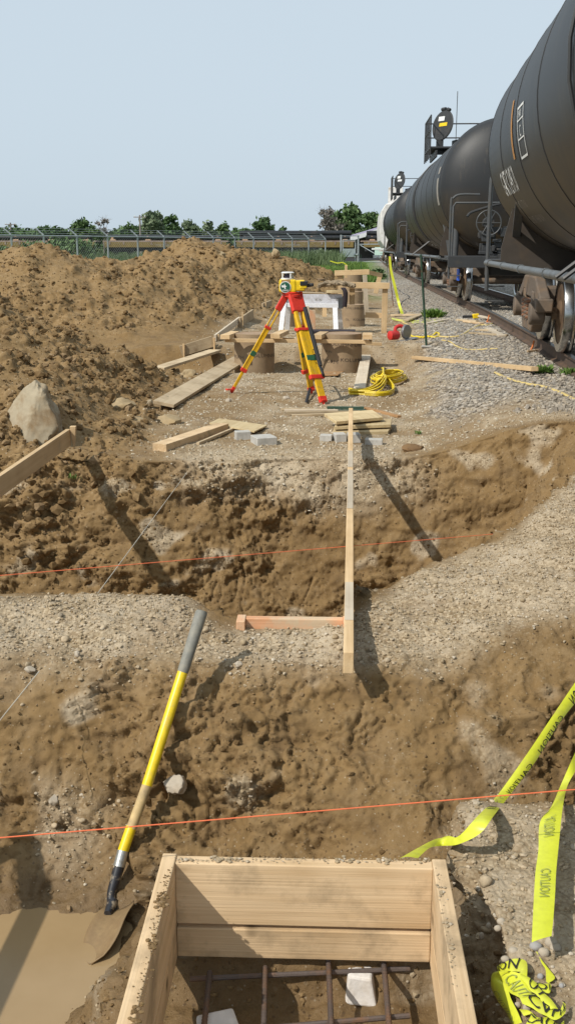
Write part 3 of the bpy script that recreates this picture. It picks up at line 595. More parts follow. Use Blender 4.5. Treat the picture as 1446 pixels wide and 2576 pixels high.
def make_car(label, yc, L, top_y, disc, detail=1, head=.62, letters=False, far=1.05):
    xa = float(xr(yc-L*.36))+.77; xb = float(xr(yc+L*.36))+.77; hd = -math.atan((xb-xa)/(L*.72)); car = root('tank_car', label, 'tank car', ((xa+xb)/2, yc, RAIL_Z), hd, 'black tank cars standing on the track')
    E = L/2; prof = [(0, -E-head)]+[(TR*math.cos(a), -E-head*math.sin(a)) for a in np.linspace(1.45, 0, 12)]+[(TR*math.cos(a), E+head*math.sin(a)) for a in np.linspace(0, 1.45, 12)]+[(0, E+head)]
    My = Matrix(((1, 0, 0), (0, 0, 1), (0, -1, 0)))               # local Z -> car Y
    tank = MB().lathe(prof, 72, My, (0, 0, TZ)).build('tank', 'tank_black', car, True, local=True, angle=50)
    seams = np.arange(-E, E+.1, L/7.) 
    for y in list(seams): MB().lathe([(TR, y-.014), (TR+.007, y-.010), (TR+.007, y+.010), (TR, y+.014)], 72, My, (0, 0, TZ)).build('weld_seam', 'seam', tank, True, local=True)
    MB().box((0, E-.2, .92), (.55, 4.2, .34)).build('stub_sill', 'car_black', car, bevel=.02, local=True); MB().box((0, -E+.2, .92), (.55, 4.2, .34)).build('stub_sill', 'car_black', car, bevel=.02, local=True)
    for s_ in (-1, 1):
        yb = s_*(E-(far if s_ > 0 else 1.05)); make_truck(car, yb)
        # saddle plate over the bolster
        Mx = Matrix(((1, 0, 0), (0, 0, -1), (0, 1, 0)))
        arc = [(TR*1.0*math.sin(a), TZ-TR*math.cos(a)) for a in np.linspace(-.95, .95, 13)]
        MB().prism([(-.5, .86), (.5, .86), (1.35, 1.05), (1.35, 1.22)]+[(x, z-.002) for x, z in reversed(arc)]+[(-1.35, 1.22), (-1.35, 1.05)], .05, Mx, (0, s_*(E-1.05), 0)).build('bolster_plate', 'plate_brown', car, local=True)
        ye = s_*(E+.95)
        p = MB().box((0, ye, 1.0), (2.75, .9, .10)).box((0, ye+s_*.44, .92), (2.75, .06, .26)).build('end_platform', 'car_black', car, bevel=.012, local=True)
        MB().box((0, s_*(E+1.2), .86), (.40, .9, .34)).box((0, s_*(E+1.75), .86), (.26, .5, .26)).build('coupler', 'truck_brown', car, bevel=.03, local=True)
        for sx in (-1, 1):
            MB().tube([(sx*1.10, s_*(E+.08), 1.03), (sx*1.06, s_*(E+.02), 2.05)], .078, 14).build('head_post', 'car_grey', car, True, local=True)
            hz = [(sx*1.34, s_*(E+1.32), .55), (sx*1.34, s_*(E+1.32), 2.12), (sx*1.30, s_*(E+1.32), 2.28), (sx*1.14, s_*(E+1.32), 2.36), (sx*.72, s_*(E+1.32), 2.36)]
            MB().tube(crom(hz, 4), .034 if s_ > 0 else .026, 8).build('corner_handrail', 'car_grey', car, True, local=True)
            lad = MB()
            for z in (.38, .62, .86): lad.tube([(sx*1.05, s_*(E+1.38), z), (sx*1.36, s_*(E+1.38), z)], .013, 6)
            lad.bar((sx*1.05, s_*(E+1.37), .3), (sx*1.05, s_*(E+1.37), 1.0), .05, .012).bar((sx*1.36, s_*(E+1.37), .3), (sx*1.36, s_*(E+1.37), 1.0), .05, .012); lad.build('step_ladder', 'car_grey', car, local=True)
            MB().bar((sx*1.12, s_*(E-.55), 1.02), (sx*1.22, s_*(E-2.1), 2.15), .11, .06).build('diagonal_brace', 'car_grey', car, bevel=.005, local=True)
        pts = crom([(-.95, ye+s_*.05, 1.9), (-.78, ye, 2.02), (0, ye, 2.2), (.78, ye, 2.02)], 5)
        if s_ < 0: MB().tube([(-1.25, ye, 1.05), (-1.25, ye, 2.12)]+[(-1.2, ye, 2.2), (1.2, ye, 2.2), (1.25, ye, 2.12), (1.25, ye, 1.05)], .024, 8).build('end_railing', 'car_grey', car, True, local=True)
        MB().tube(pts, .03, 8).tube([(-.6, ye, 1.30), (.5, ye, 1.30)], .02, 6).tube([(-.6, ye, 1.14), (.5, ye, 1.14)], .02, 6).build('brake_pipe', 'car_black', car, True, local=True)
    # brake wheel and rigging on the near end
    for ys in ([-1] if detail else [-1]):
        ye = ys*(E+1.35); bw = MB().tube([(-.5+.27*math.cos(a), ye, 1.76+.27*math.sin(a)) for a in np.linspace(0, 6.2832, 33)[:-1]], .014, 6, closed=True).build('brake_wheel', 'car_grey', car, True, local=True)
        for k in range(6): MB().tube([(-.5, ye, 1.76), (-.5+.26*math.cos(k*1.047), ye, 1.76+.26*math.sin(k*1.047))], .010, 5).build('spoke', 'car_grey', bw, local=True)
        gear = MB()
        for k in range(26): gear.box((-.35+rnd.uniform(-.3, .5), ye-ys*rnd.uniform(.05, .3), rnd.uniform(1.08, 1.62)), (rnd.uniform(.05, .2), rnd.uniform(.05, .18), rnd.uniform(.05, .2)))
        gear.lathe([(0, -.1), (.13, -.1), (.13, .1), (0, .1)], 14, Matrix.Rotation(R(90), 3, 'X'), (-.5, ye-ys*.12, 1.76)); gear.build('brake_gear', 'car_black', car, bevel=.012, local=True)
    rail_ = MB(); rail_.tube([(-1.42, -E+.3, 1.0), (-1.42, E+.55, 1.0)], .040, 10)
    for y in np.linspace(-E+.6, E-.2, 7): rail_.bar((-1.42, y, .99), (-1.05, y, .93), .03, .03).lathe([(.05, -.03), (.05, .03)], 10, Matrix(((1, 0, 0), (0, 0, 1), (0, -1, 0))), (-1.42, y, 1.0))
    rail_.build('side_handrail', 'galv_dull', car, True, local=True)
    # dome platform, railing, hatch
    ty = top_y; tz = TZ+TR
    MB().box((-.2, ty, tz+.06), (1.9, 2.3, .06)).box((-.95, ty, tz-.12), (.06, 2.3, .2)).build('dome_platform', 'car_black', car, bevel=.01, local=True)
    MB().lathe([(.5, -.1), (.5, .34), (.42, .36), (0, .36)], 28, None, (.1, ty-.1, tz)).build('manway', 'car_black', car, True, local=True)
    rl = MB(); x0, x1, y0, y1 = -1.14, .9, ty-1.15, ty+1.15
    for z in (tz+.55, tz+.98): rl.tube([(x0, y0, z), (x0, y1, z)], .022, 6).tube([(x0, y1, z), (x1, y1, z)], .022, 6).tube([(x1, y0, z), (x1, y1, z)], .022, 6)
    for x in (x0, x1):
        for y in np.linspace(y0, y1, 5): rl.tube([(x, y, tz-.25 if x < 0 else tz), (x, y, tz+.98)], .022, 6)
    rl.build('platform_railing', 'car_black', car, True, local=True)
    if disc:
        Md = Matrix.Rotation(R(-52), 3, 'Z')@Matrix.Rotation(R(80), 3, 'X'); o = Vector((-.74, ty-.6, tz+.74))
        dm = MB().lathe([(0, -.03), (.43, -.03), (.46, 0), (.43, .03), (0, .03)], 36, Md, o)
        dm.box(o+Md@Vector((0, -.58, 0)), (.22, .06, .28)).tube([o+Md@Vector((-.14, .49, 0)), o+Md@Vector((.02, .49, 0))], .055, 8).tube([o+Md@Vector((.10, .48, 0)), o+Md@Vector((.22, .44, 0))], .05, 8)
        hc = dm.build('hatch_cover', 'car_black', car, True, local=True, angle=35)
        fp = lambda cx, cy, w_, h_: MB().prism([(cx-w_/2, cy-h_/2), (cx+w_/2, cy-h_/2), (cx+w_/2, cy+h_/2), (cx-w_/2, cy+h_/2)], .006, Md, o+Md@Vector((0, 0, .036)))
        fp(-.06, .20, .26, .13).build('sticker', 'sign_white', hc, local=True); fp(.05, .02, .34, .10).build('sticker', 'instrument_yellow' if letters is None else 'sign_white', hc, local=True)
    MB().tube([(-1.52, ty, 1.0)]+[flank(ty, TR*a)+Vector((-.02, 0, 0)) for a in np.linspace(-.9, 1.2, 12)], .018, 6).tube([(-1.52, ty+.4, 1.0)]+[flank(ty+.4, TR*a)+Vector((-.02, 0, 0)) for a in np.linspace(-.9, 1.2, 12)], .018, 6).build('side_ladder', 'car_black', car, True, local=True)
    return car, tank
simple('galv_dull', (.125, .135, .14), .5, (.085, .08, .075), 3, .5, .7, metal=.2)
c1, t1 = make_car('nearest black tank car with white lettering and rust streaks, cut off by the right edge', 9.1, 13.2, -1.5, False, far=2.25)
E1 = 6.6
def mark(s, size, y, arc, mat, sx=.62, tank=t1): lettering(s, size, lambda a, c: flank(y-a, arc+c), sx=sx).build('lettering', mat, tank, local=True)
# the camera sees the left flank; text runs from the far end toward the near end
mark('GATX 24910', .46, E1-1.25, -.76, 'white_print', .62)
mark('LT WT 1 77160', .16, E1-1.7, -.98, 'dim_print', .95); mark('LD LMT 1 4560 101-9', .16, E1-2.0, -1.22, 'dim_print', .85); mark('DOT 111', .10, E1-2.2, -1.42, 'dim_print', .9)
def strip(y0, y1, a0, a1, mat, name, tank=t1):
    mb = MB(); n = 8
    for i in range(n+1): a = a0+(a1-a0)*i/n; mb.v += [flank(y0, a)+Vector((-.003, 0, 0)), flank(y1, a)+Vector((-.003, 0, 0))]
    mb.f = [(2*i, 2*i+1, 2*i+3, 2*i+2) for i in range(n)]; mb.build(name, mat, tank, local=True)
strip(E1-3.25, E1-3.40, -.42, .22, 'rust_stripe', 'rust_streak')
_a, _b = E1-3.95, E1-4.5
for a in ((_a, _a-.03, -.46, .04), (_b, _b-.03, -.46, .04), (_a, _b-.03, .035, .06), (_a, _b-.03, -.475, -.45), (_a, _b-.03, -.09, -.075), (_a, _b-.03, -.28, -.265)): strip(*a, 'white_print', 'panel_line')
mark('MARK', .11, _a-.08, -.05, 'white_print', .9); mark('C', .17, _a-.18, -.25, 'white_print', 1.1)
MB().lathe([(0, -.06), (.075, -.06), (.075, .06), (0, .06)], 14, Matrix.Rotation(R(90), 3, 'X'), (-.93, E1-.98, 1.42)).build('marker_lamp', 'red_lamp', c1, True, local=True)
c2, t2 = make_car('second black tank car along with its round hatch cover standing open', 32.4, 14.6, 1.9, True, letters=None)
for s_ in ((-6.55, -6.95, .30, .46), (-6.6, -7.0, -.42, .20)): strip(s_[0], s_[1], s_[2], s_[3], 'dim_print', 'stencil_panel', t2)
MB().tube([(-.2, 2.6, TZ+TR), (-.2, 2.6, TZ+TR+1.9)], .012, 5).build('mast', 'car_grey', c2, local=True)
MB().box((-1.05, -7.9, .62), (.03, .36, .26)).build('flag_board', 'blue_flag', c2, local=True)
c3, t3 = make_car('third black tank car along in front of the white hopper', 57.0, 15.0, 4.5, True)

# white covered hopper at the far end of the string
yh = 78; xh = float(xr(yh))+.77; hp = root('hopper_car', 'white covered hopper car behind the last black tank car', 'hopper car', (xh, yh, RAIL_Z), -math.atan((float(xr(85))-float(xr(70)))/15))
Mx = Matrix(((1, 0, 0), (0, 0, -1), (0, 1, 0)))
MB().prism([(-1.2, 1.2), (1.2, 1.2), (1.52, 1.7), (1.58, 2.6), (1.5, 3.6), (1.2, 4.05), (.6, 4.2), (-.6, 4.2), (-1.2, 4.05), (-1.5, 3.6), (-1.58, 2.6), (-1.52, 1.7)], 13.0, Mx).build('body', 'hopper_white', hp, True, bevel=.05, local=True, angle=25)
for s_ in (-1, 1):
    make_truck(hp, s_*6.2); MB().box((0, s_*7.2, 1.0), (2.7, 1.3, .12)).build('end_platform', 'hopper_white', hp, local=True)
    MB().box((0, s_*6.56, 3.2), (2.4, .1, 1.6)).build('end_panel', 'hopper_white', hp, local=True)
    ld = MB()
    for x in (-1.3, -.9): ld.bar((x, s_*7.6, .6), (x, s_*7.6, 4.0), .05, .05)
    for z in np.arange(.8, 4.0, .35): ld.bar((-1.3, s_*7.6, z), (-.9, s_*7.6, z), .03, .03)
    ld.build('end_ladder', 'hopper_white', hp, local=True)
MB().box((-.45, -2, 4.75), (1.0, 1.2, 1.15)).box((0, 3, 4.35), (.8, 6, .3)).build('roof_hatch', 'hopper_white', hp, bevel=.03, local=True)
MB().box((0, 0, .8), (2.0, 3.0, .8)).build('discharge_gate', 'hopper_white', hp, bevel=.1, local=True)

# ---------------------------------------------------------------- fence
A = at_y(32, 625, 70.0); B = at_y(783, 625, 101.0); fa = Vector((A.x, A.y)); fb = Vector((B.x, B.y)); fdir = (fb-fa).normalized()
def fence_at(px):
    d = ray(px, 640); den = d.x*fdir.y-d.y*fdir.x; t = (fa.x*fdir.y-fa.y*fdir.x)/den; return Vector((d.x*t, d.y*t))
fpx = [-60, 32, 113, 196, 273, 348, 414, 480, 537, 591, 638, 688, 735, 776, 818]
fps = [fence_at(p) for p in fpx]; FT = 2.58
fen = root('chain_link_fence', 'galvanised chain link fence with angled barbed wire arms behind the soil heaps', 'fence', (fps[0].x, fps[0].y, 0))
nrm = Vector((-fdir.y, fdir.x)); nrm = nrm if nrm.x < 0 else -nrm
for p in fps:
    po = MB().tube([(p.x, p.y, -.2), (p.x, p.y, FT)], .062, 8).build('post', 'galvanised', fen, True)
    MB().tube([(p.x, p.y, FT), (p.x-.50, p.y-.1, FT+.46)], .06, 6).build('barb_arm', 'galvanised', po)
MB().tube([(p.x, p.y, FT-.03) for p in fps], .045, 8).build('top_rail', 'galvanised', fen, True)
wr = MB()
for k in (.3, .65, 1.0): wr.tube([(p.x-.50*k, p.y-.1*k, FT+.46*k) for p in fps], .012, 4)
wr.build('barbed_wire', 'galvanised', fen)
ms = MB(); Ltot = (fps[-1]-fps[0]).length; n = int(Ltot/.22)
for k in range(n):
    for sg in (-1, 1):
        a0 = k*.22; a1 = a0+sg*2.5
        if a1 < 0 or a1 > Ltot: continue
        p0 = fps[0]+fdir*a0; p1 = fps[0]+fdir*a1; ms.add([(p0.x-.004, p0.y, .05), (p0.x+.004, p0.y, .05), (p1.x+.004, p1.y, 2.52), (p1.x-.004, p1.y, 2.52)], [(0, 1, 2, 3)])
tag(ms.build('wire_mesh', 'galvanised', fen), kind='stuff')
# gates at the right end of the fence
g0, g1, g2, g3 = [fence_at(p) for p in (857, 862, 893, 900)]
gt = root('gate', 'galvanised gate with a blank white sign panel', 'gate', (g0.x, g0.y, 0))
for p, h in ((g0, 3.0), (g3, 3.0)): MB().tube([(p.x, p.y, -.2), (p.x, p.y, h)], .085, 8).build('gate_post', 'galvanised', gt, True)
MB().tube([(g1.x, g1.y, .35), (g1.x, g1.y, 2.5), (g2.x, g2.y, 2.5), (g2.x, g2.y, .35), (g1.x, g1.y, .35)], .06, 8).build('gate_frame', 'galvanised', gt, True)
MB().bar((g0.x, g0.y, 2.92), (g3.x, g3.y, 2.92), .07, .07).build('header_rail', 'galvanised', gt)
MB().bar((g1.x, g1.y-.1, 1.28), (g2.x, g2.y-.1, 1.28), .04, .80).build('sign_panel', 'sign_white', gt)
MB().tube([(g2.x-1.2, g2.y-.3, 1.05), (g2.x+.3, g2.y-.3, 1.1)], .10, 8).build('latch_bar', 'galvanised', gt, True)
h0 = fence_at(902); h1 = Vector((h0.x+2.6, h0.y-6))
g_ = root('gate', 'open swung gate leaf with a diagonal brace and a small pale green sign', 'gate', (h0.x, h0.y, 0))
MB().tube([(h0.x, h0.y, .4), (h0.x, h0.y, 2.1), (h1.x, h1.y, 2.1), (h1.x, h1.y, .4), (h0.x, h0.y, .4)], .05, 8).tube([(h0.x, h0.y, 2.1), (h1.x, h1.y, .4)], .04, 6).build('gate_frame', 'galvanised', g_, True)
mpt = h0.lerp(h1, .68); MB().box((mpt.x, mpt.y-.1, 1.45), (1.0, .04, .75)).build('small_sign', 'sign_green', g_); MB().box((mpt.x, mpt.y-.13, 1.66), (1.6, .04, .16)).build('small_sign', 'sign_white', g_)

# ---------------------------------------------------------------- flatcars with pipe on the far line
YF = 128.0; ZF = .9
emb = MB(); emb.prism([(-3.5, -.4), (-2.2, .55), (2.2, .55), (3.5, -.4)], 160, Matrix(((0, 0, 1), (1, 0, 0), (0, 1, 0))), (-6, YF, 0)); eo = emb.build('embankment', 'undercar'); tag(eo, kind='structure')
car_spans = [(-52, -38.2), (-37.4, -22.6), (-21.8, -7.0), (-6.2, 8.0), (8.8, 23.0)]
flab = ['leftmost yellow flatcar, half hidden by green bushes', 'yellow flatcar behind the fence left of the tall round tree', 'yellow flatcar with a low load behind the highest heap', 'yellow flatcar stacked high with black pipe behind the fence', 'yellow flatcar behind the gate beside the pale shed']
first_pipe = None
for ci, (xa, xb) in enumerate(car_spans):
    fc = root('flatcar', flab[ci], 'flatcar', ((xa+xb)/2, YF, ZF), 0, 'yellow flatcars on the far track')
    cx = (xa+xb)/2; L = xb-xa
    MB().box((cx, YF, ZF+1.62), (L, 2.9, .16)).build('deck', 'flatcar_deck', fc); MB().box((cx, YF-1.4, ZF+1.22), (L-.4, .12, .62)).build('side_sill', 'flatcar_yellow', fc, bevel=.03)
    for k in range(9): MB().box((xa+L*(k+.5)/9, YF-1.48, ZF+1.4), (.16, .06, .34)).build('stake_pocket', 'flatcar_deck', fc)
    lettering('TTX 254%d3' % ci, .36, lambda a, c, q=xa: Vector((q+L*.42+a, YF-1.465, ZF+1.05+c))).build('lettering', 'dim_print', fc)
    for s_ in (-1, 1):
        for d in (-.9, .9): MB().lathe([(0, -.06), (.42, -.06), (.42, .06), (0, .06)], 16, Matrix.Rotation(R(90), 3, 'X'), (cx+s_*(L/2-2.2)+d, YF-.75, ZF+.42)).build('wheel', 'undercar', fc)
        MB().box((cx+s_*(L/2-2.2), YF-.95, ZF+.55), (2.4, .14, .36)).build('truck_frame', 'undercar', fc)
    MB().box((cx, YF, ZF+.78), (L-1, 2.0, .6)).build('underframe', 'undercar', fc)
    for k in range(4): MB().prism([(-.35, 0), (.35, 0), (.05, .5), (-.12, .5)], .5, Matrix(((1, 0, 0), (0, 0, 1), (0, 1, 0))), (xa+1.2+k*(L-2.4)/3, YF-1.1, ZF+1.71)).build('load_chock', 'chock_wood', fc)
    nl = {0: 1, 1: 1, 2: 1, 3: 2, 4: 2}[ci]; rp = .30
    for lay in range(nl):
        for k in range(4 if lay < 2 else 3):
            yy = YF-1.1+k*.64+(.32 if lay % 2 else 0); zz = ZF+1.71+rp+lay*.53; M = Matrix.Translation((cx+rnd.uniform(-.4, .4), yy, zz))
            if first_pipe is None:
                first_pipe = MB().lathe([(rp, -6.3), (rp, 6.3), (rp-.03, 6.3), (rp-.03, -6.3)], 14, Matrix.Rotation(R(90), 3, 'Y'), close=True).build('steel_pipe', 'pipe_black', None, True, local=True, M=M); o = first_pipe
            else: o = first_pipe.copy(); place(o, M)
            tag(o, ('lower' if lay == 0 else 'upper')+' tier black steel pipe on the '+['leftmost flatcar behind the green bushes', 'flatcar left of the rounded dark tree', 'flatcar behind the highest heap', 'flatcar behind the middle of the fence', 'flatcar beside the pale shed'][ci], 'pipe', ('lower' if lay == 0 else 'upper')+' tier of pipes on the '+['leftmost flatcar', 'second flatcar', 'third flatcar', 'fourth flatcar', 'flatcar by the shed'][ci])

# ---------------------------------------------------------------- shed, poles
S0 = at_y(868, 597, 150); S1 = at_y(962, 571, 150); shd = root('shed', 'white shed with a sloping pale roof behind the flatcars', 'shed', (S1.x+4, 156, 0))
MB().prism([(S0.x, S0.z-.35), (S0.x, S0.z), (S1.x, S1.z+.1), (S1.x+14, S1.z-3), (S1.x+14, S1.z-3.4), (S1.x, S1.z-.45)], 12, Matrix(((1, 0, 0), (0, 0, 1), (0, 1, 0))), (0, 156, 0)).build('roof', 'shed_roof', shd)
MB().bar((S0.x, 149.9, S0.z-.42), (S1.x, 149.9, S1.z-.36), .2, .55).build('fascia', 'shed_white', shd)
MB().box((S1.x+6, 157, (S1.z-.6)/2), (14, 10, S1.z-.6)).build('wall', 'shed_white', shd); MB().box((S0.x+3, 158, 1.6), (6.2, 8, 3.2)).build('bay_shade', 'shed_dark', shd)  # solid dark block, its colour stands in for shade under the roof
for px, top, yy, lab in ((27, 560, 210, 'thin utility pole at the far left beyond the flatcars'), (352, 541, 190, 'tall utility pole beside the rounded dark tree'), (1000, 600, 200, 'utility pole hidden largely behind the tank cars')):
    if px > 990: continue
    p = at_y(px, top, yy); pr = root('utility_pole', lab, 'utility pole', (p.x, yy, 0)); MB().tube([(p.x, yy, 0), (p.x, yy, p.z)], [.22, .14], 8).build('pole', 'pole_grey', pr, True); MB().bar((p.x-1.1, yy, p.z-.35), (p.x+1.1, yy, p.z-.35), .12, .14).build('crossarm', 'pole_grey', pr)
    for k in (-.9, .9): MB().lathe([(.07, 0), (.07, .2), (0, .22)], 6, None, (p.x+k, yy, p.z-.28)).build('insulator', 'sign_white', pr)

# ---------------------------------------------------------------- trees and bushes
def crown_mesh(blobs, n, leaf, ctr, bias=.55, tmul=1.0):
    w_ = np.array([b[3]*b[4]*b[5] for b in blobs])**.75; w_ /= w_.sum(); ii = nr.choice(len(blobs), n, p=w_); B = np.array(blobs)[ii]
    d = nr.normal(size=(n, 3)); d /= np.linalg.norm(d, axis=1, keepdims=True); r = nr.random(n)**.5
    r = r*(.78+.55*pn(d[:, 0]*2+ii*5.1, d[:, 1]*2, d[:, 2]*2, 77)*1.4)
    p = B[:, :3]+d*r[:, None]*B[:, 3:6]
    a = nr.normal(size=(n, 3)); b_ = nr.normal(size=(n, 3)); a /= np.linalg.norm(a, axis=1, keepdims=True); b_ = np.cross(a, b_); b_ /= np.linalg.norm(b_, axis=1, keepdims=True)
    s_ = leaf*(.5+nr.random(n))[:, None]; V = np.stack([p-a*s_, p+b_*s_*.55, p+a*s_, p-b_*s_*.55], 1).reshape(-1, 3); F = np.arange(4*n).reshape(n, 4)
    t = np.clip(.5+.55*pn(p[:, 0]*.8/tmul, p[:, 1]*.8/tmul, p[:, 2]*.8/tmul, 31)*1.6+.18*nr.normal(size=n), 0, 1); return V, F, np.repeat(np.stack([t, t, t], 1), 4, 0)
def tree(name, label, cat, px, top, wpx, yy, mat, n, leaf, nb=9, bare=False, base_z=0.0, trunkh=.35, squash=1.0):
    c = at_y(px, 625, yy); T = at_y(px, top, yy); zc = yy*math.cos(PITCH); Wd = wpx/FOC*zc/2*1.5; Ht = (T.z-base_z)*(1.12 if name != 'bush' else 1.0); loc = Vector((c.x, yy, base_z)); rt = root(name, label, cat, loc, 0, 'trees and bushes beyond the dig')
    z0 = base_z+Ht*trunkh; blobs = []; Hc = Ht*(1-trunkh)
    for k in range(nb+4):
        a = rnd.uniform(0, 6.28); q = rnd.uniform(.05, .72)**.8; f_ = rnd.uniform(.30, .90); env = 1.0 if f_ < .6 else 1-.9*(f_-.6)
        s_ = rnd.uniform(.22, .40); blobs.append((c.x+Wd*q*env*math.cos(a), yy+Wd*q*env*math.sin(a), z0+Hc*f_-Wd*s_*squash*.55, Wd*s_, Wd*s_, Wd*s_*squash*rnd.uniform(.6, .95)))
    blobs.append((c.x, yy, z0+Hc*.82-Wd*.1, Wd*.40, Wd*.40, min(Hc*.22, Wd*.4))); blobs.append((c.x, yy, z0+Hc*.35, Wd*.8, Wd*.8, Hc*.32))
    V, F, T_ = crown_mesh(blobs, n, leaf, None); me = npmesh('crown', V-np.array(loc), F, MATS[mat], {'tint': T_}); o = bpy.data.objects.new('crown', me); place(o, wm(rt).copy(), rt)
    tr = MB(); tr.tube([(c.x, yy, base_z-.3), (c.x+.05*Wd, yy, z0), (c.x-.03*Wd, yy, base_z+Ht*.7)], [Wd*.075, Wd*.05, Wd*.015], 7)
    for b_ in blobs[:nb]:
        z1_ = base_z+Ht*rnd.uniform(trunkh*.7, .55); tr.tube([(c.x, yy, z1_), ((c.x+b_[0])/2, (yy+b_[1])/2, (z1_+b_[2])/2+.03*Ht), (b_[0], b_[1], b_[2]+b_[5]*.5)], [Wd*.032, Wd*.022, Wd*.006], 5)
    if bare:
        for k in range(90):
            b_ = rnd.choice(blobs[:nb]); d = Vector((rnd.uniform(-1, 1), rnd.uniform(-1, 1), rnd.uniform(.1, 1.3))).normalized(); p0 = Vector(b_[:3]); tr.tube([p0, p0+d*Wd*rnd.uniform(.3, .75)], [Wd*.010, Wd*.003], 3)
    tr.build('trunk', 'twig_bark' if bare else 'bark', rt, True)
simple('twig_bark', (.19, .165, .135), .95)
tree('bare_tree', 'leafless grey tree beside the leafy tree at far left', 'tree', 262, 553, 34, 215, 'twig_grey', 500, .22, bare=True)
tree('leafy_tree', 'broad green tree rising above the bushes at far left', 'tree', 214, 557, 62, 205, 'leaf_mid', 3600, .34)
tree('round_tree', 'small dark rounded tree right of the leafless tree', 'tree', 327, 568, 54, 200, 'leaf_dark', 3200, .32, trunkh=.15)
tree('airy_tree', 'tall pale airy tree beside the utility pole', 'tree', 392, 540, 78, 205, 'leaf_pale', 4200, .34)
tree('leafy_tree', 'narrow dark tree right of the tall airy tree', 'tree', 437, 545, 36, 200, 'leaf_dark', 2000, .32)
tree('airy_tree', 'thin pale tree just left of the middle flatcar load', 'tree', 476, 561, 44, 210, 'leaf_pale', 2600, .34)
tree('airy_tree', 'low spreading pale tree left of the stacked pipes', 'tree', 524, 562, 52, 210, 'leaf_pale', 3200, .34, trunkh=.2)
tree('leafy_tree', 'small tree peeping over the left end of the pipe stack', 'tree', 566, 568, 40, 215, 'leaf_mid', 2400, .32)
tree('round_tree', 'dense round green tree above the stacked black pipes', 'tree', 659, 552, 54, 205, 'leaf_dark', 3400, .32, trunkh=.2)
tree('leafy_tree', 'tiny tree right of the dense round tree', 'tree', 711, 573, 22, 220, 'leaf_dark', 700, .28)
tree('bare_tree', 'half bare grey tree left of the biggest green tree', 'tree', 829, 528, 52, 190, 'twig_grey', 1300, .24, bare=True)
tree('leafy_tree', 'biggest dense green tree behind the pale shed', 'tree', 884, 519, 92, 195, 'leaf_mid', 6800, .36, nb=14, trunkh=.12)
tree('leafy_tree', 'green tree between the biggest tree and the white hopper', 'tree', 937, 537, 62, 200, 'leaf_mid', 3400, .36, trunkh=.12)
tree('leafy_tree', 'dark hedge like tree at far left beyond the pole', 'tree', 40, 574, 120, 210, 'leaf_dark', 5200, .42, nb=12, trunkh=.1)
tree('leafy_tree', 'dark tree line left of the broad green tree', 'tree', 128, 570, 110, 212, 'leaf_dark', 5200, .42, nb=12, trunkh=.1)
tree('bush', 'large green bush behind the fence above the highest heap', 'bush', 158, 584, 165, 92, 'leaf_mid', 6500, .16, nb=16, trunkh=.05, squash=.7)
tree('bush', 'green bush behind the fence at the left edge', 'bush', -6, 612, 90, 82, 'leaf_mid', 3600, .14, nb=12, trunkh=.05, squash=.7)
tree('bush', 'low bush behind the fence left of the second crest', 'bush', 268, 640, 60, 96, 'leaf_mid', 1800, .12, trunkh=.05)
tree('bush', 'grey green bush growing through the fence left of the gate', 'bush', 812, 622, 78, 106, 'leaf_pale', 2600, .14, nb=10, trunkh=.05)
tree('bush', 'bright bush beside the far end of the rails', 'bush', 952, 672, 40, 50, 'leaf_mid', 900, .07, trunkh=.05)
def blades(name, n, x0, x1, y0, y1, h0, h1, wd, mat, label, keep):
    x = nr.uniform(0, 1, n); y = y0+(y1-y0)*nr.random(n)**1.15; zz = np.array([0.0]); u0, u1 = ray(x0, 640), ray(x1, 640); x = (u0.x/u0.y+(u1.x/u1.y-u0.x/u0.y)*x)*y; m = keep(x, y); x, y = x[m], y[m]; n = len(x); z = base(x, y)
    a = nr.random(n)*6.28; h = h0+(h1-h0)*nr.random(n); lean = nr.normal(size=(n, 2))*.3; dx, dy = np.cos(a)*wd, np.sin(a)*wd
    V = np.stack([np.stack([x-dx, y-dy, z], 1), np.stack([x+dx, y+dy, z], 1), np.stack([x+lean[:, 0]*h, y+lean[:, 1]*h, z+h], 1)], 1).reshape(-1, 3)
    t = np.repeat(np.clip(.5+pn(x*.5, y*.2, 0*x, 5)+.2*nr.normal(size=n), 0, 1), 3)[:, None]; o = bpy.data.objects.new(name, npmesh(name, V, np.arange(3*n).reshape(n, 3), MATS[mat], {'tint': np.repeat(t, 3, 1)})); link(o); tag(o, label, kind='stuff')
n_ = 30000; xs = nr.uniform(-75, 22, n_); hh = 4.9+2.6*pn(xs*.16, 0*xs, 0*xs, 3)+1.6*pn(xs*.5, 0*xs, 0*xs, 4); zz = .2+np.clip(hh, .6, None)*nr.random(n_)**.6; p_ = np.stack([xs, 232+3*nr.normal(size=n_), zz], 1)
a_ = nr.normal(size=(n_, 3)); a_ /= np.linalg.norm(a_, axis=1, keepdims=True); b_ = np.cross(a_, nr.normal(size=(n_, 3))); b_ /= np.linalg.norm(b_, axis=1, keepdims=True); s_ = .36*(.5+nr.random(n_))[:, None]
t_ = np.clip(.5+.8*pn(xs*.3, zz*.5, 0*xs, 8)+.2*nr.normal(size=n_), 0, 1); o = bpy.data.objects.new('far_wood', npmesh('far_wood', np.stack([p_-a_*s_, p_+b_*s_*.6, p_+a_*s_, p_-b_*s_*.6], 1).reshape(-1, 3), np.arange(4*n_).reshape(n_, 4), MATS['leaf_mid'], {'tint': np.repeat(np.stack([t_]*3, 1), 4, 0)})); link(o); tag(o, 'low far off wood along the horizon', kind='stuff')
off_track = lambda x, y: xr(y)-x > 1.6
blades('grass', 26000, 700, 965, 46, 96, .10, .42, .05, 'grass_blade', 'bright green grass before the gate', off_track)
blades('tall_grass', 16000, -80, 860, 76, 122, .5, 1.5, .06, 'reed_blade', 'tall grey green grass along the fence', off_track)
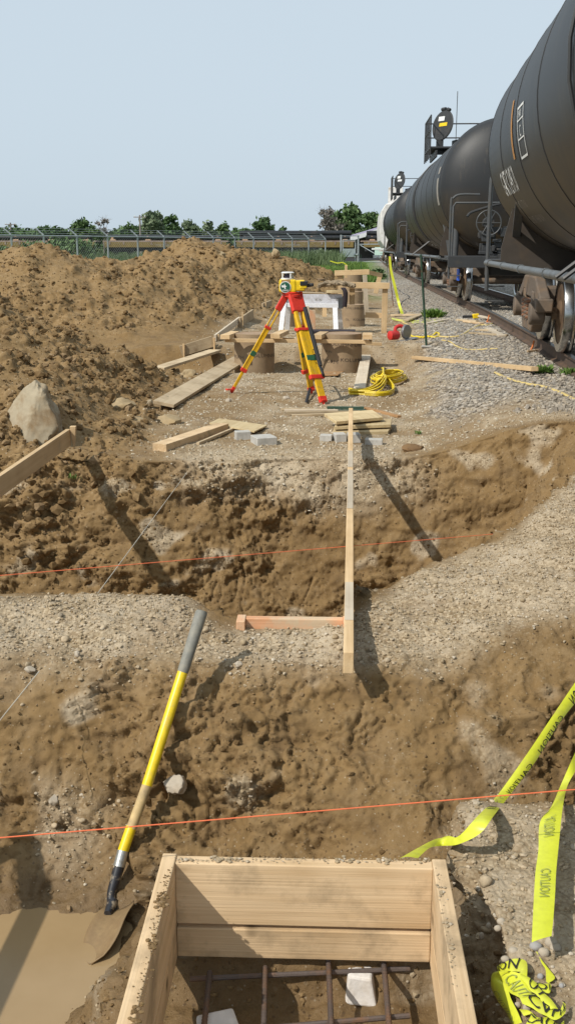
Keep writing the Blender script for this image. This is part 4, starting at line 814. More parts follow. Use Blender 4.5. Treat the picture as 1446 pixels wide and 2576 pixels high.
blades('tall_grass', 5000, -120, 40, 24, 60, .5, 1.2, .05, 'reed_blade', 'tall grass behind the heap at the left edge', lambda x, y: x < -6.8-.12*(y-24))
# ---------------------------------------------------------------- near footing form with its reinforcement
yaw = R(2.2); fd = Vector((math.sin(yaw), math.cos(yaw), 0)); fr = Vector((math.cos(yaw), -math.sin(yaw), 0)); ZB = .16
def form(name, label, bl, width, length, front=False, zt=ZB, deep=.286, mats=('form_lumber',)*4):
    o = root(name, label, 'footing form', (bl.x, bl.y, zt-deep))
    up = Vector((0, 0, 1)); c = lambda a, b, z: Vector((bl.x, bl.y, 0))+fr*a+fd*b+up*z
    board(c(0, .019, zt-.092), c(width, .019, zt-.092), .038, .184, mats[0], 'form_board', o)
    if deep > .25: board(c(0, .017, zt-.241), c(width, .017, zt-.241), .038, .089, mats[1], 'form_board', o)
    for a in (-.019, width+.019):
        d1 = deep*.645; board(c(a, .042, zt-d1/2+.004), c(a, -length, zt-d1/2+.004), .038, d1, mats[2], 'form_board', o)
        if deep > .25: board(c(a, .040, zt-d1-.006-(deep-d1)/2), c(a, -length, zt-d1-.006-(deep-d1)/2), .036, deep-d1, mats[3], 'form_board', o)
    return o
bl = at_z(440, 2172, ZB); br_ = at_z(1086, 2172, ZB)
form('footing_form', 'large open lumber footing form in the foreground holding a rebar mat', bl, (br_-bl).length, 1.35)
bl2 = at_z(618, 1556, ZB); form('footing_form', 'half buried footing form with an orange stained board in the gravel berm', bl2, .43, .05, deep=.2, mats=('orange_ply',)*4)
rb = root('rebar_mat', 'rusty rebar mat of tied bars lying in the foreground form', 'rebar mat', (0, 2.2, -.2))
for (p, q) in (((478, 2463), (1030, 2437)), ((470, 2604), (1030, 2555))):
    a, b = at_z(*p, -.165), at_z(*q, -.165); MB().tube([a, b], .007, 8).build('bar', 'rebar', rb, True)
for (p, q) in (((528, 2446), (505, 2660)), ((667, 2434), (662, 2660)), ((826, 2416), (836, 2660)), ((965, 2424), (985, 2660))):
    a, b = at_z(*p, -.148), at_z(*q, -.150); bb = MB().tube([a, b], .0072, 8).build('bar', 'rebar', rb, True)
    ring = MB(); L = (b-a).length; d = (b-a).normalized()
    for k in range(int(L/.011)): ring.tube([a+d*(.011*k), a+d*(.011*k+.003)],   .0082, 6, cap=False)
    ring.build('ribs', 'rebar', bb, True)
def rock(name, label, cat, px, py, wpx, hpx, mat, seed, group=None, jag=.2, sub=3, sink=.3, rot=0.0, y=None, dep=None, taper=0.0, nf=5):
    c = G(px, py+hpx*.30) if y is None else at_y(px, py, y); d = ray(px, py); zc = c.y*math.cos(PITCH)+(CH-c.z)*math.sin(PITCH); W = wpx*zc/FOC/2; Hh = hpx*zc/FOC/2/.9
    v, f = ico(sub); k = seed*3.7; r = 1+jag*pn(v[:, 0]*1.2+k, v[:, 1]*1.2, v[:, 2]*1.2, seed)*1.5+jag*.55*pn(v[:, 0]*3.1+k, v[:, 1]*3.1, v[:, 2]*3.1, seed+1)+jag*.2*pn(v[:, 0]*8+k, v[:, 1]*8, v[:, 2]*8, seed+2)
    q = v*r[:, None]; g = np.random.default_rng(seed)
    for _ in range(nf if jag > .12 else 0):
        n_ = g.normal(size=3); n_ /= np.linalg.norm(n_); h = q@n_; lim = .58+.26*g.random(); q = q-np.clip(h-lim, 0, None)[:, None]*n_*.9
    if jag > .12: q = q*(1+.035*pn(v[:, 0]*7, v[:, 1]*7, v[:, 2]*7, seed+5)+.03*np.abs(pn(v[:, 0]*13, v[:, 1]*13, v[:, 2]*13, seed+6)))[:, None]
    M = np.array(Matrix.Rotation(rot, 3, 'Z')); q[:, :2] *= (1-taper*(q[:, 2:3]))**1.0; q = (q*np.array([W, dep or W*.8, Hh]))@M.T; q[:, 2] += Hh*(1-sink*2)*.6
    o = bpy.data.objects.new(name, npmesh(name, q, f, MATS[mat], smooth=True)); o.data.set_sharp_from_angle(angle=R(38)); place(o, Matrix.Translation((c.x, c.y, c.z))); return tag(o, label, cat, group)
p = at_z(905, 2452, -.20); mb = MB(); mb.add([(-.045, -.058, -.05), (.042, -.072, -.05), (.052, .055, -.05), (-.04, .06, -.05), (-.036, -.05, .035), (.028, -.056, .028), (.04, .05, .042), (-.034, .055, .044)], [(3, 2, 1, 0), (4, 5, 6, 7), (0, 1, 5, 4), (1, 2, 6, 5), (2, 3, 7, 6), (3, 0, 4, 7)])
o = mb.build('broken_block', 'white_block', None, local=True, bevel=.006, M=Matrix.Translation(p)); tag(o, 'broken white masonry block propping up the rebar mat', 'block')
p = at_z(548, 2590, -.205); o = MB().box((0, 0, 0), (.10, .07, .06)).build('broken_block', 'white_block', None, local=True, bevel=.008, M=Matrix.Translation(p)@Matrix.Rotation(.3, 4, 'Z')); tag(o, 'white block in the shaded left corner of the form', 'block')

# ---------------------------------------------------------------- shovel
def sp(px, py): f_ = (py-1540)/(2270-1540); return at_y(px, py, 3.90+(3.33-3.90)*f_)
sh = root('shovel', 'long handled shovel with a worn yellow shaft leaning on the trench wall', 'shovel', sp(285, 2270))
S_ = [(507, 1540), (460, 1690), (370, 1975), (331, 2082), (310, 2142), (300, 2178)]
MB().tube([sp(508, 1537), sp(507, 1541), sp(462, 1685), sp(460, 1692)], [.021, .0245, .0225, .021], 16).build('grip', 'grip_grey', sh, True)
MB().tube([sp(460, 1690), sp(370, 1976)], [.0205, .0205], 16).build('shaft', 'shovel_yellow', sh, True)
MB().tube([sp(370, 1976), sp(331, 2084)], [.0198, .0198], 16).build('worn_shaft', 'worn_shaft', sh, True)
MB().tube([sp(331, 2080), sp(309, 2144)], [.0205, .0205], 16).build('lower_shaft', 'shovel_yellow', sh, True)
MB().tube([sp(310, 2140), sp(300, 2180)], [.0215, .0222], 16).build('ferrule', 'ferrule', sh, True)
nk = crom([sp(301, 2176), sp(290, 2215), sp(281, 2250), sp(284, 2290)], 5); MB().tube(nk, [.0215, .021, .0205, .020, .0195, .019, .0185, .018, .0175, .017, .017, .017, .018, .019, .020, .021][:len(nk)], 14).build('socket', 'muddy_black', sh, True)
# blade: a dished plate running from the neck down-left into the mud
n0 = sp(287, 2283); tip = at_z(208, 2428, -.61); ax = tip-n0; Lb = ax.length; ax.normalize(); sd_ = Vector((.80, .52, .30)); sd_ = (sd_-ax*sd_.dot(ax)).normalized(); nb_ = ax.cross(sd_)
mb = MB(); nu, nv = 10, 9
for i in range(nu+1):
    t = i/nu; hw = (.074 if t > .04 else .06)*(1 if t < .5 else math.cos((t-.5)/.5*1.35)**.75 if t < 1 else .06)
    for j in range(nv):
        q = (j/(nv-1))*2-1; mb.v.append(n0+ax*(t*Lb)+sd_*(q*hw+.03)+nb_*(-.022*(1-q*q)*(1-t*.5)+.01+.012*math.sin(t*5)))
for i in range(nu):
    for j in range(nv-1): mb.f.append((i*nv+j, i*nv+j+1, (i+1)*nv+j+1, (i+1)*nv+j))
bo = mb.build('blade', 'muddy_steel', sh, True); md = bo.modifiers.new('thickness', 'SOLIDIFY'); md.thickness = .004
MB().tube([sp(284, 2268), n0+ax*.05+nb_*.012], [.021, .014], 10).build('frog', 'muddy_black', sh, True)

# ---------------------------------------------------------------- strings
def string(label, pts, mat, r=.0016, sag=.0):
    P_ = [pts[0].lerp(pts[-1], k/16)+Vector((0, 0, -sag*math.sin(math.pi*k/16))) for k in range(17)] if len(pts) == 2 else pts
    o = MB().tube(P_, r, 5).build('string_line', mat, None, True); tag(o, label, 'string')
    return o
a, b = at_z(-160, 2121, .30), at_z(1600, 1973, .30); string('orange mason string stretched in front of the shovel across the near trench', [a, b], 'orange_string', .0016)
a, b = at_z(-60, 1453, .30), at_z(1366, 1333, .125); string('orange mason string stretched over the far trench', [a, b], 'orange_string', .0019)
a, b = G(472, 1190, .01), at_z(228, 1518, .10); string('white string slanting down the far trench wall', [a, b], 'white_string', .0022)
a, b = at_z(100, 1688, .14), at_z(-30, 1850, .05); string('white string crossing the near trench at the left edge', [a, b], 'white_string', .0018)

# ---------------------------------------------------------------- caution tape
def tape(name, label, pairs, prints=(), yf=None, lift=.02, parent=None, cup=.0, mat='tape_yellow', group=None, steps_=7, skip=0):
    Ls, Rs = [], []
    for k, (l, r) in enumerate(pairs):
        f_ = k/(len(pairs)-1); res = []
        for q in (l, r):
            g = G(q[0], q[1]); y = g.y
            if yf: y = min(yf(f_), g.y*.985-.09)
            p = at_y(q[0], q[1], y); z_ = lift(f_) if callable(lift) else lift; d = ray(q[0], q[1]).normalized(); res.append(p-d*z_)
        Ls.append(res[0]); Rs.append(res[1])
    Ls, Rs = crom(Ls, steps_), crom(Rs, steps_); C = [(l+r)/2 for l, r in zip(Ls, Rs)]; n = len(C)
    S = [0.0]
    for i in range(1, n): S.append(S[-1]+(C[i]-C[i-1]).length)
    N_ = []
    for i in range(n):
        t = (C[min(i+1, n-1)]-C[max(i-1, 0)]).normalized(); s_ = (Rs[i]-Ls[i]).normalized(); k = t.cross(s_).normalized()
        if k.dot(Vector((0, 0, CH))-C[i]) < 0: k = -k
        N_.append(k)
    nv = 7; mb = MB()
    def pt(i, q, off=0.0): return Ls[i].lerp(Rs[i], q)+N_[i]*(off+cup*(1-(2*q-1)**2)*(Rs[i]-Ls[i]).length)
    for i in range(n): mb.v += [pt(i, j/(nv-1)) for j in range(nv)]
    for i in range(n-1):
        for j in range(nv-1): mb.f.append((i*nv+j, i*nv+j+1, (i+1)*nv+j+1, (i+1)*nv+j))
    o = mb.build(name, mat, parent, True, angle=70)
    if label: tag(o, label, 'caution tape', group)
    def at_s(s_, q):
        s_ = min(max(s_, 0), S[-1]-1e-5); i = max(0, int(np.searchsorted(S, s_))-1); f_ = (s_-S[i])/max(1e-9, S[i+1]-S[i]); return pt(i, q, .0042).lerp(pt(i+1, q, .0042), f_)
    for (txt, s0, qa, qb, m_, flip, L) in prints:
        s0 = S[s0[0]*steps_] if isinstance(s0, tuple) else s0+S[skip*steps_]
        v, f, W = textpoly(txt, 1.0); top = .72
        mbt = MB(); mbt.add([at_s(s0+(x/W)*L, (qa+(qb-qa)*(y/top)) if not flip else (qb-(qb-qa)*(y/top))) for x, y in v], f); mbt.build('lettering', m_, o)
    return o
pairsA = [((1700, 1500), (1710, 1530)), ((1500, 1640), (1520, 1668)), ((1445, 1717), (1466, 1742)), ((1385, 1806), (1404, 1822)), ((1324, 1897), (1347, 1914)), ((1251, 1999), (1279, 2003)), ((1200, 2053), (1241, 2052)), ((1153, 2103), (1207, 2096)), ((1120, 2107), (1152, 2124)), ((1094, 2111), (1109, 2128)), ((1052, 2132), (1080, 2133)), ((1003, 2160), (1049, 2160))]
yA = lambda f_: 9 if f_ < .01 else 3.86-1.33*(f_*11-1)/10
tape('caution_tape', 'yellow caution tape hanging down to the back corner of the foreground form', pairsA,
     [('CAUTION', .10, .15, .95, 'tape_print', True, .15), ('CAUTION', .33, .45, 1.0, 'tape_print', True, .19), ('CAUTION', .58, .5, 1.0, 'tape_print', True, .17), ('CAUTION', .80, .25, .85, 'tape_ghost', True, .22), ('CAUTION', 1.16, .2, .9, 'tape_print', False, .10)], yf=yA, lift=.05, cup=.10, skip=1)
pairsB = [((1680, 1560), (1690, 1590)), ((1490, 1795), (1506, 1815)), ((1446, 1891), (1458, 1918)), ((1410, 1973), (1431, 1966)), ((1385, 2030), (1421, 1994)), ((1357, 2068), (1412, 2048)), ((1353, 2138), (1404, 2128)), ((1346, 2190), (1398, 2188)), ((1342, 2250), (1395, 2248)), ((1339, 2310), (1391, 2306)), ((1336, 2371), (1386, 2355))]
gB = G(1360, 2365)
tape('caution_tape', 'yellow caution tape falling straight down to the stones at the right edge', pairsB,
     [('NO', .02, .1, .9, 'tape_print', True, .06), ('AUTION', (5,), .2, .72, 'tape_ghost', True, .115), ('CAUTION', (7,), .22, .72, 'tape_ghost', True, .135)], yf=lambda f_: 9 if f_ < .01 else 3.35+(gB.y*.99-3.35)*(f_*10-1)/9, lift=.012, cup=.03, skip=1)
Q = lambda x, y: (1200.6+x/5.884, 2259.9+y/5.884)
hp_ = root('caution_tape', 'crumpled heap of yellow caution tape among pebbles at lower right', 'caution tape', G(1310, 2500))
tape('tape_fold', None, [(Q(730, 1180), Q(560, 1120)), (Q(720, 940), Q(640, 1090)), (Q(560, 890), Q(500, 1080)), (Q(410, 940), Q(420, 1075)), (Q(290, 1000), Q(300, 1085))], [('NOITU', .05, .05, .95, 'tape_print', False, .11)], parent=hp_, lift=.045, cup=.05)
tape('tape_fold', None, [(Q(430, 1070), Q(470, 1090)), (Q(270, 1085), Q(380, 1130)), (Q(205, 1140), Q(335, 1210)), (Q(200, 1320), Q(430, 1290)), (Q(310, 1540), Q(490, 1480)), (Q(425, 1690), Q(590, 1680)), (Q(500, 1880), Q(670, 1880)), (Q(540, 2050), Q(720, 2040))], [('CAUTION', .12, .12, .6, 'tape_ghost', True, .14), ('II', .28, .6, .95, 'tape_print', True, .03)], parent=hp_, lift=lambda f_: .06-.03*f_, cup=.12)
tape('tape_fold', None, [(Q(320, 1200), Q(500, 1080)), (Q(410, 1280), Q(620, 1120)), (Q(470, 1390), Q(720, 1260)), (Q(560, 1440), Q(790, 1390)), (Q(640, 1480), Q(900, 1470))], [('CAUTION', .02, .1, .85, 'tape_ghost', False, .15)], parent=hp_, lift=.05, cup=.10)
tape('tape_fold', None, [(Q(640, 1120), Q(620, 1160)), (Q(760, 1170), Q(720, 1270)), (Q(860, 1250), Q(780, 1370)), (Q(950, 1370), Q(860, 1420)), (Q(1090, 1500), Q(960, 1540)), (Q(1190, 1640), Q(1080, 1640))], [('UT', .03, .1, .9, 'tape_print', True, .06)], parent=hp_, lift=.058, cup=.10)
tape('tape_fold', None, [(Q(850, 1240), Q(860, 1330)), (Q(960, 1260), Q(960, 1380)), (Q(1040, 1260), Q(1060, 1400)), (Q(1060, 1250), Q(1090, 1300))], [('OIT', .0, .2, .95, 'tape_print', True, .06)], parent=hp_, lift=.04, cup=.08)
tape('tape_fold', None, [(Q(590, 1430), Q(660, 1560)), (Q(740, 1420), Q(800, 1620)), (Q(900, 1470), Q(900, 1690)), (Q(1050, 1560), Q(1010, 1740)), (Q(1180, 1680), Q(1150, 1800)), (Q(1260, 1560), Q(1290, 1700)), (Q(1240, 1530), Q(1300, 1560))], [('CAUTION', .02, .05, .95, 'tape_print', False, .20)], parent=hp_, lift=.05, cup=.06)
tape('tape_fold', None, [(Q(610, 1640), Q(680, 1740)), (Q(760, 1660), Q(800, 1720)), (Q(880, 1760), Q(720, 1870)), (Q(1050, 1760), Q(950, 1900)), (Q(1180, 1860), Q(1150, 1980)), (Q(1290, 1800), Q(1270, 1930))], [('CAUTION', .03, .2, .9, 'tape_print', True, .16)], parent=hp_, lift=.03, cup=.08)
tape('tape_fold', None, [(Q(860, 790), Q(880, 790)), (Q(960, 930), Q(940, 950)), (Q(1080, 1080), Q(1000, 1050)), (Q(1140, 1180), Q(1010, 1190)), (Q(1040, 1260), Q(1010, 1230))], [('ION', .14, .15, .9, 'tape_print', True, .06)], parent=hp_, lift=.025, cup=.05)
# stones holding the tape down, one by one
for (x, y, w_, h_, mt, lab) in ((855, 700, 190, 130, 'grey_cobble', 'smooth grey stone lying on the lower end of the straight tape'), (975, 790, 170, 140, 'cobble', 'rounded brown stone beside the grey stone under the tape'), (1080, 640, 190, 170, 'cobble', 'flat tan stone on the tape end, upper right of the cluster'), (1150, 720, 180, 110, 'cobble', 'tan wedge stone at the right of the tape stones'), (770, 820, 110, 80, 'cobble', 'small brown stone left of the tape stones'),
        (525, 765, 150, 90, 'cobble', 'pale oblong stone lying above the tape heap'), (405, 890, 130, 90, 'cobble', 'stone touching the top of the tape heap'), (58, 545, 80, 110, 'cobble', 'pale upright stone at the edge of the form shadow'), (925, 1150, 100, 90, 'grey_cobble', 'dark grey pebble right of the tape heap'), (1235, 1290, 80, 80, 'grey_cobble', 'pale grey pebble at right of the tape heap'), (345, 335, 130, 100, 'cobble', 'pinkish stone in the pebbles above the tape heap'), (295, 435, 110, 90, 'cobble', 'tan stone under the pinkish stone'), (160, 395, 70, 90, 'cobble', 'tall narrow stone left of the pinkish stone'), (545, 1050, 170, 90, 'cobble', 'flat pinkish stone sitting on the top fold of the tape heap'), (720, 1620, 120, 140, 'cobble', 'brown stone lying in the middle of the tape heap'), (590, 1570, 100, 90, 'cobble', 'small reddish stone on the tape heap')):
    X_, Y_ = Q(x, y); rock('stone', lab, 'stone', X_, Y_, w_/5.884, h_/5.884, mt, int(x+y), jag=.07, sub=3, sink=.15)

# ---------------------------------------------------------------- long plank over the far trench
a = at_z(876.5, 1640, .255); b = at_z(882, 1026, .255); pk = board(a-Vector((0, 0, .045)), b-Vector((0, 0, .045)), .040, .089, 'new_lumber', 'plank', None); tag(pk, 'long plank on edge spanning the far trench from the berm to the block stack', 'plank')
for y0, y1 in ((5.95, 7.05), (7.15, 7.75), (4.05, 4.55)):
    p0, p1 = [a.lerp(b, (y-a.y)/(b.y-a.y))+Vector((0, 0, .0012)) for y in (y0, y1)]; board(p0, p1, .037, .0015, 'pale_plank', 'pale_stain', pk, bevel=0)

# ---------------------------------------------------------------- batter boards and lumber on the left
def batter(label, p, q, face, mat, stakes, sw=.04, out=Vector((0, 0, 0)), name='batter_board'):
    o = root(name, label, 'batter board', (p.x, p.y, min(p.z, q.z)-face), group='batter boards along the dig')
    board(p-Vector((0, 0, face/2)), q-Vector((0, 0, face/2)), .038, face, mat, 'crossboard', o)
    for s_, top, bot in stakes:
        c = p.lerp(q, s_)+out; board((c.x, c.y, c.z+bot), (c.x, c.y, c.z+top), sw, sw, 'new_lumber', 'stake', o, up=(0, 1, 0), taper=.2)
    return o
p, q = at_z(-130, 1282, .27), at_z(172, 1079, .27); batter('long batter board on edge at the left border above the far trench', p, q, .14, 'new_lumber', [(.994, .025, -.17), (.02, .01, -1.3)], .05, Vector((.046, .01, 0)))
p, q = at_z(-700, 2900, .20), Vector((-1.52, 3.22, .22)); p = Vector((-1.62, 1.3, .20)); batter('batter board just outside the left border beside the muddy water', p, q, .09, 'new_lumber', [(.95, .05, -.98), (.1, .05, -.98)], .045, Vector((-.045, 0, 0)))
def lum(label, a, b, w_, h_, mat, up=(0, 0, 1), za=None, zb=None, name='board', cat='board', lift=.02, warp=0, group=None):
    p = G(*a) if za is None else at_z(*a, za); q = G(*b) if zb is None else at_z(*b, zb)
    p = p+Vector((0, 0, h_/2+lift)); q = q+Vector((0, 0, h_/2+lift)); o = board(p, q, w_, h_, mat, name, None, up=up, warp=warp); return tag(o, label, cat, group)
def bat2(label, a, b, hp, _, face, mat, st):
    ya, yb = G(a[0], a[1]+hp).y-.05, G(b[0], b[1]+hp).y-.05
    return batter(label, at_y(*a, ya), at_y(*b, yb), face, mat, st, .035, Vector((.04, -.03, 0)))
bat2('batter board standing on edge left of the left tube form', (455, 870), (535, 845), 27, 0, .17, 'weathered_lumber', [(.02, .03, -.35), (.97, -.02, -.45)])
bat2('batter board leaning up the heap just above its neighbour', (541, 842), (602, 797), 16, 0, .11, 'pale_plank', [(.04, .0, -.5)])
bat2('short batter board with a thin stake beyond the leaning one', (603, 800), (636, 778), 22, 0, .18, 'weathered_lumber', [(.06, .10, -.35)])
bat2('tiny distant batter board on the heap slope left of the instrument', (660, 763), (682, 755), 12, 0, .12, 'weathered_lumber', [(.15, .08, -.3)])
lum('weathered board propped on clods at the foot of the heap', (398, 940), (542, 893), .20, .038, 'weathered_lumber', lift=.05)
lum('longest grey board lying from the clods to the left tube form', (412, 1030), (606, 912), .24, .038, 'weathered_lumber', lift=.04, up=(.15, -.25, 1))
lum('thick new timber lying at the lip of the far trench', (402, 1136), (560, 1082), .14, .07, 'form_lumber', lift=.0)
lum('thin round stick lying beside the two grey pavers', (498, 1121), (602, 1077), .030, .026, 'weathered_lumber', name='stick', cat='stick', lift=.005)
def sheet(label, pts, th, mat, lift=.03, name='plywood'):
    P_ = [G(*p)+Vector((0, 0, lift)) for p in pts]; n = ((P_[1]-P_[0]).cross(P_[2]-P_[0])).normalized(); n = n if n.z > 0 else -n
    c = sum(P_, Vector())/len(P_); x = (P_[1]-P_[0]).normalized(); y = n.cross(x); M = Matrix((x, y, n)).transposed().to_4x4(); M.translation = c; mb = MB(); k = len(P_)
    loc = [(M.inverted()@p).xy for p in P_]; mb.prism([(v.x, v.y) for v in loc], th); o = mb.build(name, mat, None, local=True, bevel=.002, M=M); return tag(o, label, 'plywood')
sheet('pale plywood scrap lying behind the two grey pavers', [(527, 1074), (552, 1062), (672, 1080), (640, 1096)], .014, 'osb', .035)
def paver(label, x0, x1, ytop, ybot, rot, mat='concrete', d=.1, zlift=0.0):
    g = G((x0+x1)/2, ybot-3); zc = g.y*math.cos(PITCH)+(CH-g.z)*math.sin(PITCH); W = (x1-x0)*zc/FOC; h = (ybot-ytop)*zc/FOC*.62
    o = MB().box((0, 0, h/2), (W*.86, d, h)).build('paver', mat, None, local=True, bevel=.006, M=Matrix.Translation((g.x, g.y+d*.4, g.z+zlift-.006))@Matrix.Rotation(rot, 4, 'Z')); return tag(o, label, 'paver')
paver('upright grey paver standing against the plywood scrap', 588, 632, 1073, 1110, .25)
paver('grey paver at the lip of the far trench, nearest of the left pair', 632, 694, 1088, 1124, .35, d=.2)
paver('small grey paver at the left of the plywood stack', 803, 838, 1086, 1113, -.15)
paver('upright paver against the front of the plywood stack', 838, 871, 1080, 1114, .2, d=.12)
paver('paver half hidden behind the long plank', 873, 908, 1080, 1116, .1, d=.14)
paver('pale paver at the right of the plywood stack', 915, 966, 1096, 1124, -.1)
for k, (lab, pts, z_) in enumerate((('lowest sheet of the plywood stack', [(835, 1097), (842, 1080), (985, 1080), (975, 1094)], .02), ('middle sheet of the plywood stack, poking out to the right', [(840, 1094), (850, 1074), (984, 1073), (982, 1088)], .065), ('top pale sheet of the plywood stack', [(845, 1094), (815, 1072), (935, 1062), (962, 1082)], .115))):
    sheet(lab, pts, .03, 'osb', z_)
for k, (a, b, m_) in enumerate((((708, 1033), (822, 1036), 'weathered_lumber'), ((822, 1031), (915, 1032), 'post_green'), ((722, 1046), (905, 1044), 'weathered_lumber'), ((735, 1050), (830, 1047), 'weathered_lumber'), ((800, 1040), (918, 1039), 'post_green'), ((715, 1040), (850, 1041), 'pale_plank'))):
    o = lum(['tan stake with a blue grey end, rearmost of the bundle', 'green steel stake at the back of the bundle', 'grey brown stake in the front of the bundle', 'rusty brown stake nearest in the bundle', 'green steel stake near the right of the bundle', 'whitish stake in the middle of the bundle'][k], a, b, .032, .028, m_, name='survey_stake', cat='stake', lift=.004+.008*(k % 3), group='survey stakes lying in a bundle')
lum('thin brown stick lying right of the stake bundle', (920, 1030), (1004, 1052), .05, .024, 'brown_ply', name='stick', cat='stick', lift=.004)
lum('new two by four lying across the gravel toward the track', (1040, 912), (1343, 946), .089, .05, 'new_lumber', lift=.055)
lum('pale plank lying under the coiled yellow cord', (904, 986), (920, 901), .15, .045, 'pale_plank', lift=.01)
sheet('brown plywood scrap lying right of the tripod', [(806, 950), (818, 938), (872, 936), (850, 950)], .016, 'brown_ply', .03)
lum('split board lying behind the circular saw by the tape', (1020, 812), (1066, 793), .12, .03, 'weathered_lumber', lift=.03)
lum('board lying along the bank behind the tape pile', (985, 797), (1052, 796), .10, .04, 'weathered_lumber', lift=.02)
lum('board lying in front of the yellow tape pile', (1068, 818), (1130, 806), .10, .03, 'pale_plank', lift=.01)
# boulder and rocks
rock('boulder', 'big pale blocky boulder standing at the foot of the left heap', 'boulder', 90, 1018, 150, 172, 'boulder', 31, jag=.24, sub=5, sink=.30, taper=.20, rot=1.9, nf=6)
for (x, y, w_, h_, lab, m_, s_) in ((308, 1024, 80, 46, 'flat tan rock among the clods, widest of its group', 'pale_rock', 12), (338, 1056, 46, 36, 'darker rock just below the widest tan rock', 'pale_rock', 14), (377, 1013, 20, 20, 'small whitish rock left of the longest grey board', 'boulder', 16), (428, 1056, 70, 34, 'low tan rock under the end of the longest grey board', 'pale_rock', 18), (476, 942, 44, 30, 'rock under the propped weathered board', 'pale_rock', 20), (188, 632, 26, 28, 'tan block perched on the highest point of the left heap', 'pale_rock', 22), (720, 1001, 18, 13, 'small pale stone left of the tripod foot', 'cobble', 24), (575, 1007, 16, 12, 'small pale stone below the left tripod foot', 'cobble', 26),
        (545, 640, 46, 26, 'pale blocky lump on the crest left of the middle heap', 'pale_rock', 28), (694, 636, 22, 22, 'rounded tan lump on the middle crest', 'pale_rock', 30), (747, 648, 24, 18, 'tan lump near the right end of the crest', 'pale_rock', 32), (1038, 1127, 56, 22, 'brown clod lying on the lip of the far trench', 'clodrock', 34), (440, 1968, 70, 42, 'pale chalky lump stuck in the near trench wall beside the shovel', 'cobble', 36), (196, 1643, 18, 16, 'whitish pebble at the left of the berm', 'cobble', 38), (76, 1683, 28, 18, 'pale flat pebble low on the berm near the left edge', 'cobble', 40), (600, 1669, 18, 14, 'round pebble under the orange form board', 'cobble', 42), (136, 2008, 26, 26, 'pale angular stone in the near trench wall at left', 'cobble', 44), (288, 2060, 20, 18, 'pale stone left of the shovel shaft', 'cobble', 46), (355, 2010, 16, 14, 'pale stone right of the shovel shaft', 'cobble', 48)):
    if m_ == 'clodrock' and m_ not in MATS: simple('clodrock', (.185, .110, .05), .95, (.13, .075, .035), 9, .45, .7, bmp=.7, bscale=30)
    yy_ = None
    rock('rock' if 'rock' in lab or 'lump' in lab or 'clod' in lab or 'block' in lab else 'pebble', lab, 'rock' if w_ > 22 else 'pebble', x, y, w_, h_, m_, s_, jag=.26 if w_ > 17 else .14, sub=4 if w_ > 17 else 3, y=yy_, sink=.24)

# mud and sand crumbs caught on the top edges of the foreground form
for lab, p, q, n in (('soil crumbs on the top edge of the left form board', at_z(424, 2190, ZB+.006), at_z(335, 2590, ZB+.006), 220), ('sand and crumbs on the top edge of the back form board', at_z(440, 2163, ZB+.003), at_z(1085, 2163, ZB+.003), 260), ('crumbs on the top edge of the right form board', at_z(1097, 2180, ZB+.006), at_z(1150, 2500, ZB+.006), 70)):
    v, f = ico(1); V, F, T_ = [], [], []
    for k in range(n):
        t_ = rnd.random(); c_ = p.lerp(q, t_)+Vector((rnd.gauss(0, .007), rnd.gauss(0, .007), .0)); s_ = rnd.uniform(.0012, .0045)*(1 if pn([t_*7], [n], [0], 3)[0] > .08 else .35); F.append(f+len(V)*len(v)); V.append(v*np.array([s_*1.5, s_*1.3, s_*.7])*(1+.3*nr.random((len(v), 1)))+np.array(c_)); T_.append(np.full((len(v), 3), rnd.random()))
    o = bpy.data.objects.new('soil_crumbs', npmesh('soil_crumbs', np.concatenate(V), np.concatenate(F), MATS['clod' if n == 220 else 'pebble'], {'tint': np.concatenate(T_)})); link(o); tag(o, lab, kind='stuff')
# ---------------------------------------------------------------- tube forms
def tube_form(label, cx, y, rad, top, bot, texts, group='cardboard tube forms in two rows'):
    o = root('tube_form', label, 'tube form', (cx, y, bot), group=group)
    MB().lathe([(rad, bot), (rad, top), (rad-.009, top), (rad-.009, bot)], 56, None, (cx, y, 0), close=True).build('shell', 'tube_card', o, True)
    MB().lathe([(rad-.010, bot+.02), (rad-.010, top-.004)], 56, None, (cx, y, 0)).build('liner', 'tube_inside', o, True)
    for z in np.arange(bot+.05, top, .23): pass
    for (s_, ang, dz, size) in texts: lettering(s_, size, lambda a, c: Vector((cx+(rad+.0025)*math.sin(R(ang)+a/rad), y-(rad+.0025)*math.cos(R(ang)+a/rad), top+dz+c-.05*(a))), sx=1.25).build('lettering', 'tube_print', o)
    return o
T1 = at_y(638, 850, 15.62); T2 = at_y(862, 850, 15.62); tt = .50
tube_form('left front cardboard tube form behind the thin tripod leg', T1.x, 15.9, .305, tt, -.3, [('NFORM', -88, -.36, .075), ('KOLUMNFORM', -14, -.33, .075)])
tube_form('right front cardboard tube form right of the wide tripod leg', T2.x, 15.9, .305, tt, -.3, [('KOLUMNFORM', -48, -.16, .075), ('NFORM', -72, -.42, .075), ('KOLUMNFORM', -6, -.40, .075), ('24 IN', -58, -.27, .05)])
def tf(label, px, wpx, rowtop, bot, rad, texts=()):
    zc = rad*2*FOC/wpx; y = zc/math.cos(PITCH)-.35; p = at_y(px, rowtop, y-rad); return tube_form(label, at_y(px, rowtop, y).x, y, rad, p.z, bot, texts)
tf('tall cardboard tube form behind the right sawhorse leg', 889, 58.5, 767, .0, .2285, [('KOLUMNFORM', -46, -.075, .06), ('KOLUMNFORM', -4, -.30, .06), ('OL', -46, -.30, .06), ('NFORM', -40, -.50, .06), ('KOLUMNFORM', 16, -.52, .06), ('18 IN', -20, -.40, .04)])
tf('tube form seen between the posts of the near wooden frame', 888, 49, 734, .1, .2285)
tf('tube form under the far wooden frame', 887, 46, 690, .1, .2285)
